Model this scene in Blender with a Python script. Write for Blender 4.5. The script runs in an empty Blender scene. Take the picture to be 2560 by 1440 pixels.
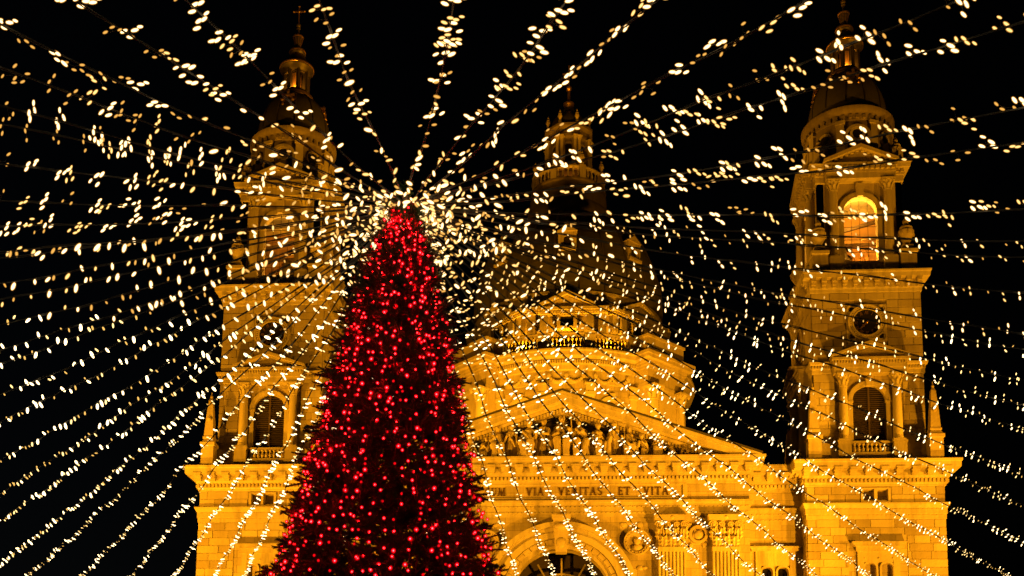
import bpy, bmesh, math, random
from mathutils import Vector, Matrix, Euler
R = math.radians
rnd = random.Random(7)
sc = bpy.context.scene
C = sc.collection

# ------------------------------------------------------------------ camera
CAM_X, CAM_Z = 1.12867, 1.7
PITCH, YAW, ROLL = 0.143744, -0.0903166, 0.0170019
cam_d = bpy.data.cameras.new('camera')
cam = bpy.data.objects.new('camera', cam_d); C.objects.link(cam)
cam_d.sensor_width = 36.0
cam_d.lens = 36.0 * 2936.733 / 2560
cam_d.shift_x = (1280 - 1175.728) / 2560
cam_d.shift_y = (1607.551 - 720) / 2560
cam_d.clip_start = 0.05; cam_d.clip_end = 3000
cam.location = (CAM_X, 0, CAM_Z)
cam.rotation_euler = (Matrix.Rotation(-YAW, 3, 'Z') @ Matrix.Rotation(math.pi / 2 + PITCH, 3, 'X') @ Matrix.Rotation(ROLL, 3, 'Z')).to_euler()
sc.camera = cam

# ------------------------------------------------------------------ night sky, moon, exposure
world = bpy.data.worlds.new('World'); sc.world = world; world.use_nodes = True
wn = world.node_tree.nodes; wl = world.node_tree.links; wn.clear()
sky = wn.new('ShaderNodeTexSky'); sky.sky_type = 'NISHITA'; sky.sun_disc = False
sky.sun_elevation = R(-5.0); sky.sun_rotation = R(-75)
bg = wn.new('ShaderNodeBackground'); bg.inputs['Strength'].default_value = 0.06
wo = wn.new('ShaderNodeOutputWorld')
wl.new(sky.outputs['Color'], bg.inputs['Color']); wl.new(bg.outputs['Background'], wo.inputs['Surface'])
sc.view_settings.view_transform = 'Standard'; sc.view_settings.look = 'None'
sc.view_settings.exposure = 0.0; sc.view_settings.gamma = 1.0
sc.render.engine = 'CYCLES'
cy = sc.cycles
cy.use_denoising = True
cy.max_bounces = 5; cy.diffuse_bounces = 2; cy.glossy_bounces = 2; cy.transparent_max_bounces = 24; cy.transmission_bounces = 2
cy.sample_clamp_indirect = 3.0
cy.use_light_tree = True

AX = 95.18            # depth of the tower axes
TS = 24.0             # half distance between the tower axes
DY = 138.0            # depth of the dome axis
AMBER = (1.0, 0.37, 0.006)
DEEP = (1.0, 0.33, 0.02)
def spot(name, loc, target, power, angle=50, color=AMBER, blend=0.6, radius=0.4):
    d = bpy.data.lights.new(name, 'SPOT'); d.energy = power; d.spot_size = R(angle); d.spot_blend = blend
    d.color = color; d.shadow_soft_size = radius
    o = bpy.data.objects.new(name, d); C.objects.link(o); o.location = loc
    o.rotation_euler = (Vector(target) - Vector(loc)).to_track_quat('-Z', 'Y').to_euler()
    return o
def bulb_light(name, loc, power, color=DEEP, radius=0.15):
    d = bpy.data.lights.new(name, 'POINT'); d.energy = power; d.color = color; d.shadow_soft_size = radius
    o = bpy.data.objects.new(name, d); C.objects.link(o); o.location = loc
    return o



# floodlights on the roofs and kerbs round the square
spot('floodlight_roof_right', (64, 60, 15), (22, 90, 20), 145000, 40)
spot('floodlight_roof_left', (-66, 60, 15), (-22, 90, 20), 150000, 40)
spot('floodlight_ground_right', (33, 73, 2), (23, 90, 25), 72000, 70)
spot('floodlight_ground_left', (-33, 73, 2), (-23, 90, 25), 76000, 70)
spot('floodlight_mast_right', (27, 68, 4), (7, 88, 25), 86000, 56)
spot('floodlight_mast_left', (-24, 68, 4), (-7, 88, 25), 46000, 56)
spot('floodlight_tower_right', (56, 66, 14), (24, 92, 46), 56000, 46)
spot('floodlight_tower_left', (-56, 66, 14), (-24, 92, 43), 52000, 40)
spot('floodlight_cross_right', (40, 70, 22), (-21, 95, 48), 50000, 19)
spot('floodlight_cross_left', (-40, 70, 22), (21, 95, 50), 26000, 19)
for sx in (-1, 1):
    spot('floodlight_nave_roof', (sx * 21, 110, 29.5), (sx * 4, 126, 48), 46000, 80)
    spot('floodlight_nave_ridge', (sx * 8, 110, 33.0), (sx * 6, 126, 49), 20000, 115)
for ta in (-48, -24, 0, 24, 48):
    spot('floodlight_terrace', (13.1 * math.sin(R(ta)), DY - 13.1 * math.cos(R(ta)), 53.1), (10.6 * math.sin(R(ta)), DY - 10.6 * math.cos(R(ta)), 57.5), 2300, 130, radius=.15)

# ------------------------------------------------------------------ materials
MATS = {}
def newmat(name):
    m = bpy.data.materials.new(name); m.use_nodes = True; MATS[name] = m
    nt = m.node_tree; nt.nodes.clear()
    out = nt.nodes.new('ShaderNodeOutputMaterial')
    return m, nt, out
def stone(name, c0, c1, stain=0.45, scale=0.6, bump=0.25, bricks=None, rough=0.85):
    m, nt, out = newmat(name); N = nt.nodes.new; L = nt.links.new
    b = N('ShaderNodeBsdfPrincipled'); b.inputs['Roughness'].default_value = rough
    b.inputs['Specular IOR Level'].default_value = 0.2
    tc = N('ShaderNodeTexCoord'); geo = N('ShaderNodeNewGeometry'); oi = N('ShaderNodeObjectInfo')
    n1 = N('ShaderNodeTexNoise'); n1.inputs['Scale'].default_value = scale; n1.inputs['Detail'].default_value = 6
    L(geo.outputs['Position'], n1.inputs['Vector'])
    add = N('ShaderNodeMath'); add.operation = 'MULTIPLY_ADD'; add.inputs[1].default_value = 0.55
    L(oi.outputs['Random'], add.inputs[0]); L(n1.outputs['Fac'], add.inputs[2])
    sub = N('ShaderNodeMath'); sub.operation = 'SUBTRACT'; sub.inputs[1].default_value = 0.28; L(add.outputs[0], sub.inputs[0])
    mix = N('ShaderNodeMix'); mix.data_type = 'RGBA'
    mix.inputs[6].default_value = (*c0, 1); mix.inputs[7].default_value = (*c1, 1)
    L(sub.outputs[0], mix.inputs[0])
    col = mix.outputs[2]
    if bricks:
        mp = N('ShaderNodeCombineXYZ'); sp = N('ShaderNodeSeparateXYZ'); L(geo.outputs['Position'], sp.inputs[0])
        sm = N('ShaderNodeMath'); sm.operation = 'ADD'; L(sp.outputs['X'], sm.inputs[0]); L(sp.outputs['Y'], sm.inputs[1])
        L(sm.outputs[0], mp.inputs['X']); L(sp.outputs['Z'], mp.inputs['Y'])
        bt = N('ShaderNodeTexBrick'); bt.inputs['Scale'].default_value = 1.0
        bt.inputs['Brick Width'].default_value = bricks[0]; bt.inputs['Row Height'].default_value = bricks[1]
        bt.inputs['Mortar Size'].default_value = 0.018; bt.inputs['Bias'].default_value = 0.0
        bt.inputs['Color1'].default_value = (0.72, 0.72, 0.72, 1); bt.inputs['Color2'].default_value = (1.08, 1.06, 1.04, 1)
        bt.inputs['Mortar'].default_value = (0.45, 0.42, 0.4, 1)
        L(mp.outputs[0], bt.inputs['Vector'])
        mm = N('ShaderNodeMix'); mm.data_type = 'RGBA'; mm.blend_type = 'MULTIPLY'; mm.inputs[0].default_value = 0.8
        L(col, mm.inputs[6]); L(bt.outputs['Color'], mm.inputs[7]); col = mm.outputs[2]
    # soot and rain streaks with a shape of their own
    mpn = N('ShaderNodeMapping'); mpn.inputs['Scale'].default_value = (1.3, 1.3, 0.16); L(geo.outputs['Position'], mpn.inputs['Vector'])
    n2 = N('ShaderNodeTexNoise'); n2.inputs['Scale'].default_value = 1.0; n2.inputs['Detail'].default_value = 7; n2.inputs['Roughness'].default_value = 0.65
    L(mpn.outputs[0], n2.inputs['Vector'])
    cr = N('ShaderNodeValToRGB'); cr.color_ramp.elements[0].position = 0.48; cr.color_ramp.elements[1].position = 0.72
    L(n2.outputs['Fac'], cr.inputs[0])
    sf = N('ShaderNodeMath'); sf.operation = 'MULTIPLY'; sf.inputs[1].default_value = stain; L(cr.outputs[0], sf.inputs[0])
    mx2 = N('ShaderNodeMix'); mx2.data_type = 'RGBA'; mx2.inputs[7].default_value = (0.09, 0.07, 0.05, 1)
    L(sf.outputs[0], mx2.inputs[0]); L(col, mx2.inputs[6]); L(mx2.outputs[2], b.inputs['Base Color'])
    n3 = N('ShaderNodeTexNoise'); n3.inputs['Scale'].default_value = 7; n3.inputs['Detail'].default_value = 5; L(geo.outputs['Position'], n3.inputs['Vector'])
    bp = N('ShaderNodeBump'); bp.inputs['Strength'].default_value = bump; bp.inputs['Distance'].default_value = 0.12
    L(n3.outputs['Fac'], bp.inputs['Height']); L(bp.outputs[0], b.inputs['Normal'])
    L(b.outputs[0], out.inputs[0])
    return m
def plain(name, col, rough=0.6, metal=0.0, noise=0.25, nscale=4.0, bump=0.1):
    m, nt, out = newmat(name); N = nt.nodes.new; L = nt.links.new
    b = N('ShaderNodeBsdfPrincipled'); b.inputs['Roughness'].default_value = rough; b.inputs['Metallic'].default_value = metal
    b.inputs['Specular IOR Level'].default_value = 0.3
    geo = N('ShaderNodeNewGeometry'); n = N('ShaderNodeTexNoise'); n.inputs['Scale'].default_value = nscale; n.inputs['Detail'].default_value = 5
    L(geo.outputs['Position'], n.inputs['Vector'])
    oi = N('ShaderNodeObjectInfo'); av = N('ShaderNodeMath'); av.operation = 'MULTIPLY_ADD'; av.inputs[1].default_value = 0.35
    L(oi.outputs['Random'], av.inputs[0]); L(n.outputs['Fac'], av.inputs[2])
    mix = N('ShaderNodeMix'); mix.data_type = 'RGBA'
    mix.inputs[6].default_value = (*[c * (1 - noise) for c in col], 1); mix.inputs[7].default_value = (*[min(1, c * (1 + noise)) for c in col], 1)
    L(av.outputs[0], mix.inputs[0]); L(mix.outputs[2], b.inputs['Base Color'])
    bp = N('ShaderNodeBump'); bp.inputs['Strength'].default_value = bump; bp.inputs['Distance'].default_value = 0.05
    L(n.outputs['Fac'], bp.inputs['Height']); L(bp.outputs[0], b.inputs['Normal'])
    L(b.outputs[0], out.inputs[0])
    return m
def glow(name, col, strength, clear=0.0):
    m, nt, out = newmat(name); N = nt.nodes.new; L = nt.links.new
    e = N('ShaderNodeEmission'); e.inputs[0].default_value = (*col, 1); e.inputs[1].default_value = strength
    if clear > 0:
        t = N('ShaderNodeBsdfTransparent'); mx = N('ShaderNodeMixShader'); mx.inputs[0].default_value = 1 - clear
        L(t.outputs[0], mx.inputs[1]); L(e.outputs[0], mx.inputs[2]); L(mx.outputs[0], out.inputs[0])
    else:
        L(e.outputs[0], out.inputs[0])
    return m
STONE = stone('limestone', (0.36, 0.30, 0.22), (0.55, 0.48, 0.38))
ASHLAR = stone('limestone_ashlar', (0.36, 0.30, 0.22), (0.55, 0.48, 0.38), bricks=(1.35, 0.6))
BLOCK = stone('limestone_block', (0.24, 0.19, 0.13), (0.60, 0.53, 0.42), stain=0.3, scale=0.35)
TRIM = stone('limestone_trim', (0.42, 0.36, 0.27), (0.58, 0.51, 0.40), stain=0.55)
CARVED = stone('limestone_carved', (0.40, 0.33, 0.24), (0.58, 0.50, 0.39), stain=0.35, scale=2.0)
DOMEM = stone('dome_slate', (0.055, 0.05, 0.042), (0.11, 0.10, 0.085), stain=0.4, scale=0.8, rough=0.6)
DARK_SHADE = stone('dark_wall_and_shade', (0.05, 0.04, 0.03), (0.12, 0.095, 0.07))  # dark tympanum wall; the portal niche gets its interior shade as colour
SHADED = stone('shaded_limestone', (0.14, 0.11, 0.075), (0.30, 0.25, 0.18), stain=0.6, scale=1.2)  # darker limestone copy: shading of cupola drum and dome lantern put into colour
COPPER = plain('dark_copper', (0.10, 0.085, 0.06), 0.45, 0.5)
GOLD = plain('gilding', (0.75, 0.48, 0.14), 0.35, 0.9)
BRONZE = plain('bronze_letters', (0.10, 0.06, 0.035), 0.5, 0.3)
WOOD = plain('shutter_wood', (0.06, 0.042, 0.028), 0.7)
BLACK = plain('black_enamel', (0.012, 0.011, 0.010), 0.35)
GLASS = plain('dark_glass', (0.010, 0.009, 0.008), 0.15)
PLASTER = plain('belfry_plaster', (0.45, 0.27, 0.13), 0.9, 0, 0.3, 0.8)
BEAM = plain('oak_beam', (0.07, 0.045, 0.03), 0.8)
ROOF = plain('roof_slate', (0.05, 0.045, 0.04), 0.8)
PAVE = stone('paving', (0.12, 0.11, 0.10), (0.2, 0.18, 0.16), bricks=(0.8, 0.4))
NEEDLE = plain('fir_needles', (0.042, 0.085, 0.034), 0.55, 0, 0.5, 9.0, 0)
BARK = plain('fir_bark', (0.07, 0.045, 0.03), 0.9)
CABLE = plain('cable_rubber', (0.05, 0.055, 0.06), 0.6)
REDCABLE = plain('red_lead_wire', (0.10, 0.02, 0.015), 0.6)
SOCKET = plain('bulb_socket', (0.03, 0.03, 0.03), 0.5)
W_HOT = glow('bulb_white_hot', (1.0, 0.71, 0.34), 5.0)
W_WARM = glow('bulb_warm', (1.0, 0.64, 0.22), 2.6)
W_AMB = glow('bulb_amber', (1.0, 0.55, 0.12), 1.3)
W_HALO = glow('bulb_halo_amber', (1.0, 0.42, 0.06), 0.7, clear=0.55)  # amber glare round each warm bulb, built as an emissive shell
R_HOT = glow('bulb_red_hot', (1.0, 0.0034, 0.0045), 290.0)
R_HALO = glow('bulb_halo_red', (1.0, 0.0003, 0.005), 0.85, clear=0.35)  # red glow around the tree bulbs put into a glowing shell
R_DIM = glow('bulb_red_dim', (1.0, 0.01, 0.012), 1.6)
for k in ('bulb_warm', 'bulb_amber', 'bulb_halo_amber', 'bulb_halo_red', 'bulb_red_dim'):
    MATS[k].cycles.emission_sampling = 'NONE'

# ------------------------------------------------------------------ mesh helpers
class MB:
    def __init__(s): s.v = []; s.f = []; s.m = []
    def add(s, verts, faces, mi=0):
        o = len(s.v); s.v += [tuple(p) for p in verts]; s.f += [tuple(i + o for i in f) for f in faces]; s.m += [mi] * len(faces)
    def box(s, x0, x1, y0, y1, z0, z1, mi=0):
        s.add([(x0, y0, z0), (x1, y0, z0), (x1, y1, z0), (x0, y1, z0), (x0, y0, z1), (x1, y0, z1), (x1, y1, z1), (x0, y1, z1)],
              [(0, 3, 2, 1), (4, 5, 6, 7), (0, 1, 5, 4), (1, 2, 6, 5), (2, 3, 7, 6), (3, 0, 4, 7)], mi)
    def prism(s, poly, y0, y1, mi=0):                     # polygon in x,z pushed along y
        n = len(poly)
        s.add([(x, y0, z) for x, z in poly] + [(x, y1, z) for x, z in poly],
              [tuple(range(n)), tuple(range(2 * n - 1, n - 1, -1))] + [(i, i + n, (i + 1) % n + n, (i + 1) % n) for i in range(n)], mi)
    def lathe(s, prof, cx=0, cy=0, seg=24, a0=0.0, a1=2 * math.pi, mi=0):
        full = abs(a1 - a0 - 2 * math.pi) < 1e-6; n = seg if full else seg + 1
        vs = []; fs = []
        for r, z in prof:
            for k in range(n):
                a = a0 + (a1 - a0) * k / seg; vs.append((cx + r * math.cos(a), cy + r * math.sin(a), z))
        for i in range(len(prof) - 1):
            for k in range(seg):
                k2 = (k + 1) % n
                fs.append((i * n + k, i * n + k2, (i + 1) * n + k2, (i + 1) * n + k))
        s.add(vs, fs, mi)
    def sq(s, prof, cx=0, cy=0, mi=0, cap=True):          # stacked square rings: (half width, z)
        vs = []; fs = []
        for h, z in prof: vs += [(cx - h, cy - h, z), (cx + h, cy - h, z), (cx + h, cy + h, z), (cx - h, cy + h, z)]
        for i in range(len(prof) - 1):
            for k in range(4): fs.append((i * 4 + k, i * 4 + (k + 1) % 4, i * 4 + 4 + (k + 1) % 4, i * 4 + 4 + k))
        if cap: fs.append((3, 2, 1, 0)); e = (len(prof) - 1) * 4; fs.append((e, e + 1, e + 2, e + 3))
        s.add(vs, fs, mi)
    def tube(s, path, rad, n=6, mi=0, caps=True):
        pts = [Vector(p) for p in path]; vs = []; fs = []; m = len(pts)
        rads = rad if isinstance(rad, (list, tuple)) else [rad] * m
        up = None
        for i, p in enumerate(pts):
            d = (pts[min(i + 1, m - 1)] - pts[max(i - 1, 0)]).normalized()
            if up is None: up = d.orthogonal().normalized()
            else:
                up = up - d * up.dot(d); up = up.normalized() if up.length > 1e-6 else d.orthogonal().normalized()
            w = d.cross(up)
            for k in range(n):
                a = 2 * math.pi * k / n; vs.append(p + (up * math.cos(a) + w * math.sin(a)) * rads[i])
        for i in range(m - 1):
            for k in range(n): fs.append((i * n + k, i * n + (k + 1) % n, (i + 1) * n + (k + 1) % n, (i + 1) * n + k))
        if caps: fs.append(tuple(range(n - 1, -1, -1))); fs.append(tuple((m - 1) * n + k for k in range(n)))
        s.add(vs, fs, mi)
    def ball(s, c, r, seg=10, rings=7, rot=None, mi=0):   # ellipsoid
        r = r if isinstance(r, (list, tuple)) else (r, r, r); c = Vector(c)
        vs = []; fs = []
        for i in range(1, rings):
            t = math.pi * i / rings
            for k in range(seg):
                a = 2 * math.pi * k / seg
                p = Vector((r[0] * math.sin(t) * math.cos(a), r[1] * math.sin(t) * math.sin(a), r[2] * math.cos(t)))
                if rot is not None: p = rot @ p
                vs.append(c + p)
        top = Vector((0, 0, r[2])); bot = Vector((0, 0, -r[2]))
        if rot is not None: top = rot @ top; bot = rot @ bot
        vs += [c + top, c + bot]; T = len(vs) - 2
        for i in range(rings - 2):
            for k in range(seg): fs.append((i * seg + k, (i + 1) * seg + k, (i + 1) * seg + (k + 1) % seg, i * seg + (k + 1) % seg))
        for k in range(seg):
            fs.append((T, k, (k + 1) % seg)); fs.append((T + 1, (rings - 2) * seg + (k + 1) % seg, (rings - 2) * seg + k))
        s.add(vs, fs, mi)
    def slab(s, x0, x1, z0, z1, holes, y0, y1, mi=0):     # wall y0..y1 with holes (cx, half, zb, zs, arched)
        xs = sorted({x0, x1, *[h[0] - h[1] for h in holes], *[h[0] + h[1] for h in holes]})
        for a, b in zip(xs, xs[1:]):
            m = (a + b) / 2; cuts = []
            for cx, w, zb, zs, arch in holes:
                if abs(m - cx) < w: cuts.append((zb, zs + (w if arch else 0)))
            z = z0
            for c0, c1 in sorted(cuts):
                if c0 > z: s.box(a, b, y0, y1, z, c0, mi)
                z = c1
            if z < z1: s.box(a, b, y0, y1, z, z1, mi)
        for cx, w, zb, zs, arch in holes:
            if not arch: continue
            K = 14
            for k in range(K):
                a = math.pi * k / K; b = math.pi * (k + 1) / K
                p = [(cx + w * math.cos(a), zs + w * math.sin(a)), (cx + w * math.cos(b), zs + w * math.sin(b))]
                s.prism([(p[0][0], zs + w), p[0], p[1], (p[1][0], zs + w)], y0, y1, mi)
    def arch_band(s, cx, zs, r0, r1, y0, y1, zb=None, a0=0.0, a1=math.pi, K=18, mi=0):
        for k in range(K):
            a = a0 + (a1 - a0) * k / K; b = a0 + (a1 - a0) * (k + 1) / K
            s.prism([(cx + r0 * math.cos(a), zs + r0 * math.sin(a)), (cx + r1 * math.cos(a), zs + r1 * math.sin(a)),
                     (cx + r1 * math.cos(b), zs + r1 * math.sin(b)), (cx + r0 * math.cos(b), zs + r0 * math.sin(b))], y0, y1, mi)
        if zb is not None:
            s.box(cx - r1, cx - r0, y0, y1, zb, zs, mi); s.box(cx + r0, cx + r1, y0, y1, zb, zs, mi)
    def spin(s, a, start=0, cx=0, cy=0):
        c, q = math.cos(a), math.sin(a)
        for i in range(start, len(s.v)):
            x, y, z = s.v[i]; s.v[i] = (cx + (x - cx) * c - (y - cy) * q, cy + (x - cx) * q + (y - cy) * c, z)
    def move(s, dx, dy, dz, start=0):
        for i in range(start, len(s.v)):
            x, y, z = s.v[i]; s.v[i] = (x + dx, y + dy, z + dz)
    def mesh(s, name, mats, smooth=False):
        me = bpy.data.meshes.new(name); me.from_pydata(s.v, [], s.f)
        for m in (mats if isinstance(mats, (list, tuple)) else [mats]): me.materials.append(m)
        if any(s.m): me.polygons.foreach_set('material_index', s.m)
        bm = bmesh.new(); bm.from_mesh(me); bmesh.ops.recalc_face_normals(bm, faces=bm.faces); bm.to_mesh(me); bm.free()
        if smooth:
            me.polygons.foreach_set('use_smooth', [True] * len(me.polygons))
            try: me.set_sharp_from_angle(angle=R(35))
            except Exception: pass
        return me
    def build(s, name, mats, parent=None, smooth=False, loc=(0, 0, 0), rz=0.0):
        return link(name, s.mesh(name, mats, smooth), parent, loc, rz)
def link(name, me, parent=None, loc=(0, 0, 0), rz=0.0, scale=None):
    o = bpy.data.objects.new(name, me); C.objects.link(o); o.parent = parent; o.location = loc; o.rotation_euler = (0, 0, rz)
    if scale: o.scale = scale
    return o
def empty(name, loc=(0, 0, 0), parent=None):
    o = bpy.data.objects.new(name, None); C.objects.link(o); o.location = loc; o.parent = parent; return o
def tag(o, label=None, cat=None, group=None, kind=None):
    if label: o['label'] = label
    if cat: o['category'] = cat
    if group: o['group'] = group
    if kind: o['kind'] = kind
    return o
UNIT = MB(); UNIT.box(-.5, .5, -.5, .5, -.5, .5)
bm = bmesh.new(); _t = UNIT.mesh('block', BLOCK); bm.from_mesh(_t)
bmesh.ops.bevel(bm, geom=list(bm.edges), offset=0.02, segments=1, affect='EDGES'); bm.to_mesh(_t); bm.free(); BLOCK_ME = _t

# ------------------------------------------------------------------ ground
g = MB(); g.box(-900, 900, -700, 1500, -0.3, 0.0)
tag(g.build('square_paving', PAVE), kind='structure')

# ------------------------------------------------------------------ basilica
basilica = tag(empty('basilica', (0, 0, 0)), 'floodlit amber stone basilica with two clock towers and a great dome', 'church')

def column_mesh(h, r, name='column'):
    b = MB()
    b.box(-r * 1.35, r * 1.35, -r * 1.35, r * 1.35, 0, 0.12 * r * 2)
    b.lathe([(r * 1.3, .24 * r), (r * 1.32, .5 * r), (r * 1.08, .62 * r), (r * 1.15, .8 * r), (r, 1.0 * r), (r, h * .35), (r * .86, h - 2.6 * r),
             (r * .95, h - 2.5 * r), (r * .86, h - 2.4 * r), (r * .95, h - 1.8 * r), (r * 1.1, h - 1.0 * r), (r * 1.45, h - .35 * r)], seg=16)
    for ring, (zz, ln, n) in enumerate(((h - 2.35 * r, 1.0 * r, 8), (h - 1.6 * r, 1.0 * r, 8))):
        for k in range(n):                                   # acanthus leaves
            a = 2 * math.pi * (k + .5 * ring) / n; c, q = math.cos(a), math.sin(a); st = len(b.v)
            b.add([(r * .95, -.26 * r, zz), (r * .95, .26 * r, zz), (r * 1.15, .3 * r, zz + ln * .7), (r * 1.15, -.3 * r, zz + ln * .7), (r * 1.5, .12 * r, zz + ln), (r * 1.5, -.12 * r, zz + ln), (r * 1.42, 0, zz + ln * .8)],
                  [(0, 1, 2, 3), (3, 2, 4, 5), (5, 4, 6)])
            b.spin(a, st)
    for sx in (-1, 1):
        for sy in (-1, 1): b.ball((sx * r * 1.12, sy * r * 1.12, h - .55 * r), r * .3, 8, 5)
    b.box(-r * 1.45, r * 1.45, -r * 1.45, r * 1.45, h - .36 * r, h)
    return b.mesh(name, TRIM, True)
def baluster_mesh(h, r, name='baluster'):
    b = MB()
    b.lathe([(r, 0), (r, .1 * h), (r * .55, .14 * h), (r * .95, .32 * h), (r * .9, .42 * h), (r * .45, .68 * h), (r * .45, .78 * h), (r * .8, .84 * h), (r * .9, .9 * h), (r, .92 * h), (r, h)], seg=10)
    return b.mesh(name, TRIM, True)
def urn_mesh(h, r, name='urn'):
    b = MB(); b.box(-r * .7, r * .7, -r * .7, r * .7, 0, .16 * h)
    b.lathe([(r * .5, .16 * h), (r * .32, .24 * h), (r * .55, .3 * h), (r, .5 * h), (r * 1.02, .58 * h), (r * .7, .64 * h), (r * .85, .68 * h), (r * .6, .74 * h), (r * .3, .8 * h), (r * .42, .86 * h), (r * .25, .93 * h), (0.01, h)], seg=14)
    for k in range(8):
        a = 2 * math.pi * k / 8; b.ball((r * .95 * math.cos(a), r * .95 * math.sin(a), .5 * h), (r * .16, r * .16, h * .07), 6, 4)
    return b.mesh(name, CARVED, True)
def modillion_mesh(w, d, h):
    b = MB()                                                  # scroll bracket, wall at y=0, projects to -d
    b.prism([(-w / 2, h * .62), (w / 2, h * .62), (w / 2, h), (-w / 2, h)], -d, 0)
    b.prism([(-w * .42, h * .25), (w * .42, h * .25), (w * .42, h * .6), (-w * .42, h * .6)], -d * .62, 0)
    b.box(-w * .36, w * .36, -d * .3, 0, 0, h * .24)
    b.box(-w * .56, w * .56, -d * 1.02, 0, h, h * 1.14)
    return b.mesh('modillion', TRIM)
MODM = modillion_mesh(.6, .8, .46); MODC = modillion_mesh(.36, .5, .62)
COL_L = column_mesh(4.9, .36); COL_B = column_mesh(6.6, .36); BAL = baluster_mesh(.72, .15)
URN = urn_mesh(3.0, .62); URN_S = urn_mesh(2.6, .5)

def dentils(b, x0, x1, y, z0, z1, step=.3, w=.17, d=.14):
    n = int((x1 - x0) / step); o = (x1 - x0 - (n - 1) * step) / 2
    for k in range(n):
        x = x0 + o + k * step; b.box(x - w / 2, x + w / 2, y - d, y + .02, z0, z1)

def clock(parent, rz):
    zc, y = 40.67, -4.27
    b = MB(); b.slab(-1.56, 1.56, zc - 1.56, zc + 1.56, [(0, 1.3, zc - 1.3, zc + 1.3, False)], y - .08, y + .05)
    b.box(-1.3, 1.3, y - .02, y + .05, zc - 1.3, zc + 1.3, 1)
    for sx in (-1, 1):
        for sz in (-1, 1):
            st = len(b.v); b.arch_band(sx * 1.17, zc + sz * 1.17, .26, .36, y - .13, y - .02, a1=2 * math.pi, K=16)
    b.build('clock_surround', [TRIM, BLACK], parent, rz=rz)
    b = MB(); b.arch_band(0, zc, 1.1, 1.46, y - .22, y - .03, a1=2 * math.pi, K=40)
    b.arch_band(0, zc, 1.38, 1.48, y - .27, y - .2, a1=2 * math.pi, K=40); b.arch_band(0, zc, 1.06, 1.15, y - .27, y - .2, a1=2 * math.pi, K=40)
    for k in range(44):
        a = 2 * math.pi * k / 44; b.ball((1.27 * math.cos(a), y - .22, zc + 1.27 * math.sin(a)), .055, 5, 4)
    b.build('clock_ring', TRIM, parent, rz=rz)
    b = MB(); b.prism([(1.1 * math.cos(2 * math.pi * k / 40), zc + 1.1 * math.sin(2 * math.pi * k / 40)) for k in range(40)], y - .10, y - .04)
    b.build('clock_face', BLACK, parent, rz=rz)
    strokes = {1: 1, 2: 2, 3: 3, 4: 3, 5: 2, 6: 3, 7: 4, 8: 4, 9: 3, 10: 2, 11: 3, 12: 4}
    for n in range(1, 13):                                    # roman numerals as raised strokes
        b = MB(); k = strokes[n]
        for j in range(k):
            x = (j - (k - 1) / 2) * .07; tilt = .05 if (n in (5, 10) or (n in (4, 6, 7, 8, 9, 11, 12) and j == 0)) else 0
            b.prism([(x - .017 - tilt, -.13), (x + .017 - tilt, -.13), (x + .017 + tilt, .13), (x - .017 + tilt, .13)], y - .125, y - .102)
        a = R(90 - 30 * n)
        for i, (px_, py_, pz_) in enumerate(b.v):
            t = a - math.pi / 2; q = Vector((px_, pz_ + .84)); b.v[i] = (q.x * math.cos(t) - q.y * math.sin(t), py_, zc + q.x * math.sin(t) + q.y * math.cos(t))
        b.build('numeral', GOLD, parent, rz=rz)
    for ang, ln, w, dy in ((R(90 - 7.62 * 30), .52, .085, .16), (R(90 - 37.5 * 6), .8, .05, .19)):
        c, q = math.cos(ang), math.sin(ang); b = MB()
        def P(u, v): return (u * c - v * q, zc + u * q + v * c)
        b.prism([P(-.18, -w * .5), P(ln * .6, -w * .7), P(ln * .72, -w * 1.6), P(ln, 0), P(ln * .72, w * 1.6), P(ln * .6, w * .7), P(-.18, w * .5)], y - dy - .02, y - dy)
        b.build('clock_hand', GOLD, parent, rz=rz)
    b = MB(); b.ball((0, y - .2, zc), (.09, .05, .09), 10, 6); b.build('clock_hub', GOLD, parent, rz=rz)

BLOCKS_LEFT = [290]
def stones(parent, x0, x1, z0, z1, y, avoid, stuff, rz=0.0, ch=0.62, bl=1.45):
    z = z0; row = 0
    n = max(1, round((z1 - z0) / ch)); ch = (z1 - z0) / n
    for r_ in range(n):
        x = x0; first = True
        while x < x1 - .05:
            L = bl * rnd.uniform(.75, 1.25) * (.55 if first and r_ % 2 else 1); first = False
            if x + L > x1 - .5: L = x1 - x
            a, b_ = x, x + L; za, zb = z + r_ * ch, z + (r_ + 1) * ch
            x += L
            segs = [(a, b_)]
            for ax0, ax1, az0, az1 in avoid:
                if zb - .03 > az0 and za + .03 < az1:
                    ns = []
                    for s0, s1 in segs:
                        if s1 <= ax0 or s0 >= ax1: ns.append((s0, s1)); continue
                        if s0 < ax0: ns.append((s0, ax0))
                        if s1 > ax1: ns.append((ax1, s1))
                    segs = ns
            for s0, s1 in segs:
                if s1 - s0 < .14: continue
                th = rnd.uniform(.05, .1)
                if BLOCKS_LEFT[0] > 0 and rz == 0.0:
                    BLOCKS_LEFT[0] -= 1
                    link('block', BLOCK_ME, parent, ((s0 + s1) / 2, y - th / 2 + .02, (za + zb) / 2), 0, (s1 - s0 - .036, th + .04, zb - za - .036))
                else:
                    stuff.box(s0 + .018, s1 - .018, y - th, y + .02, za + .018, zb - .018)

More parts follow.
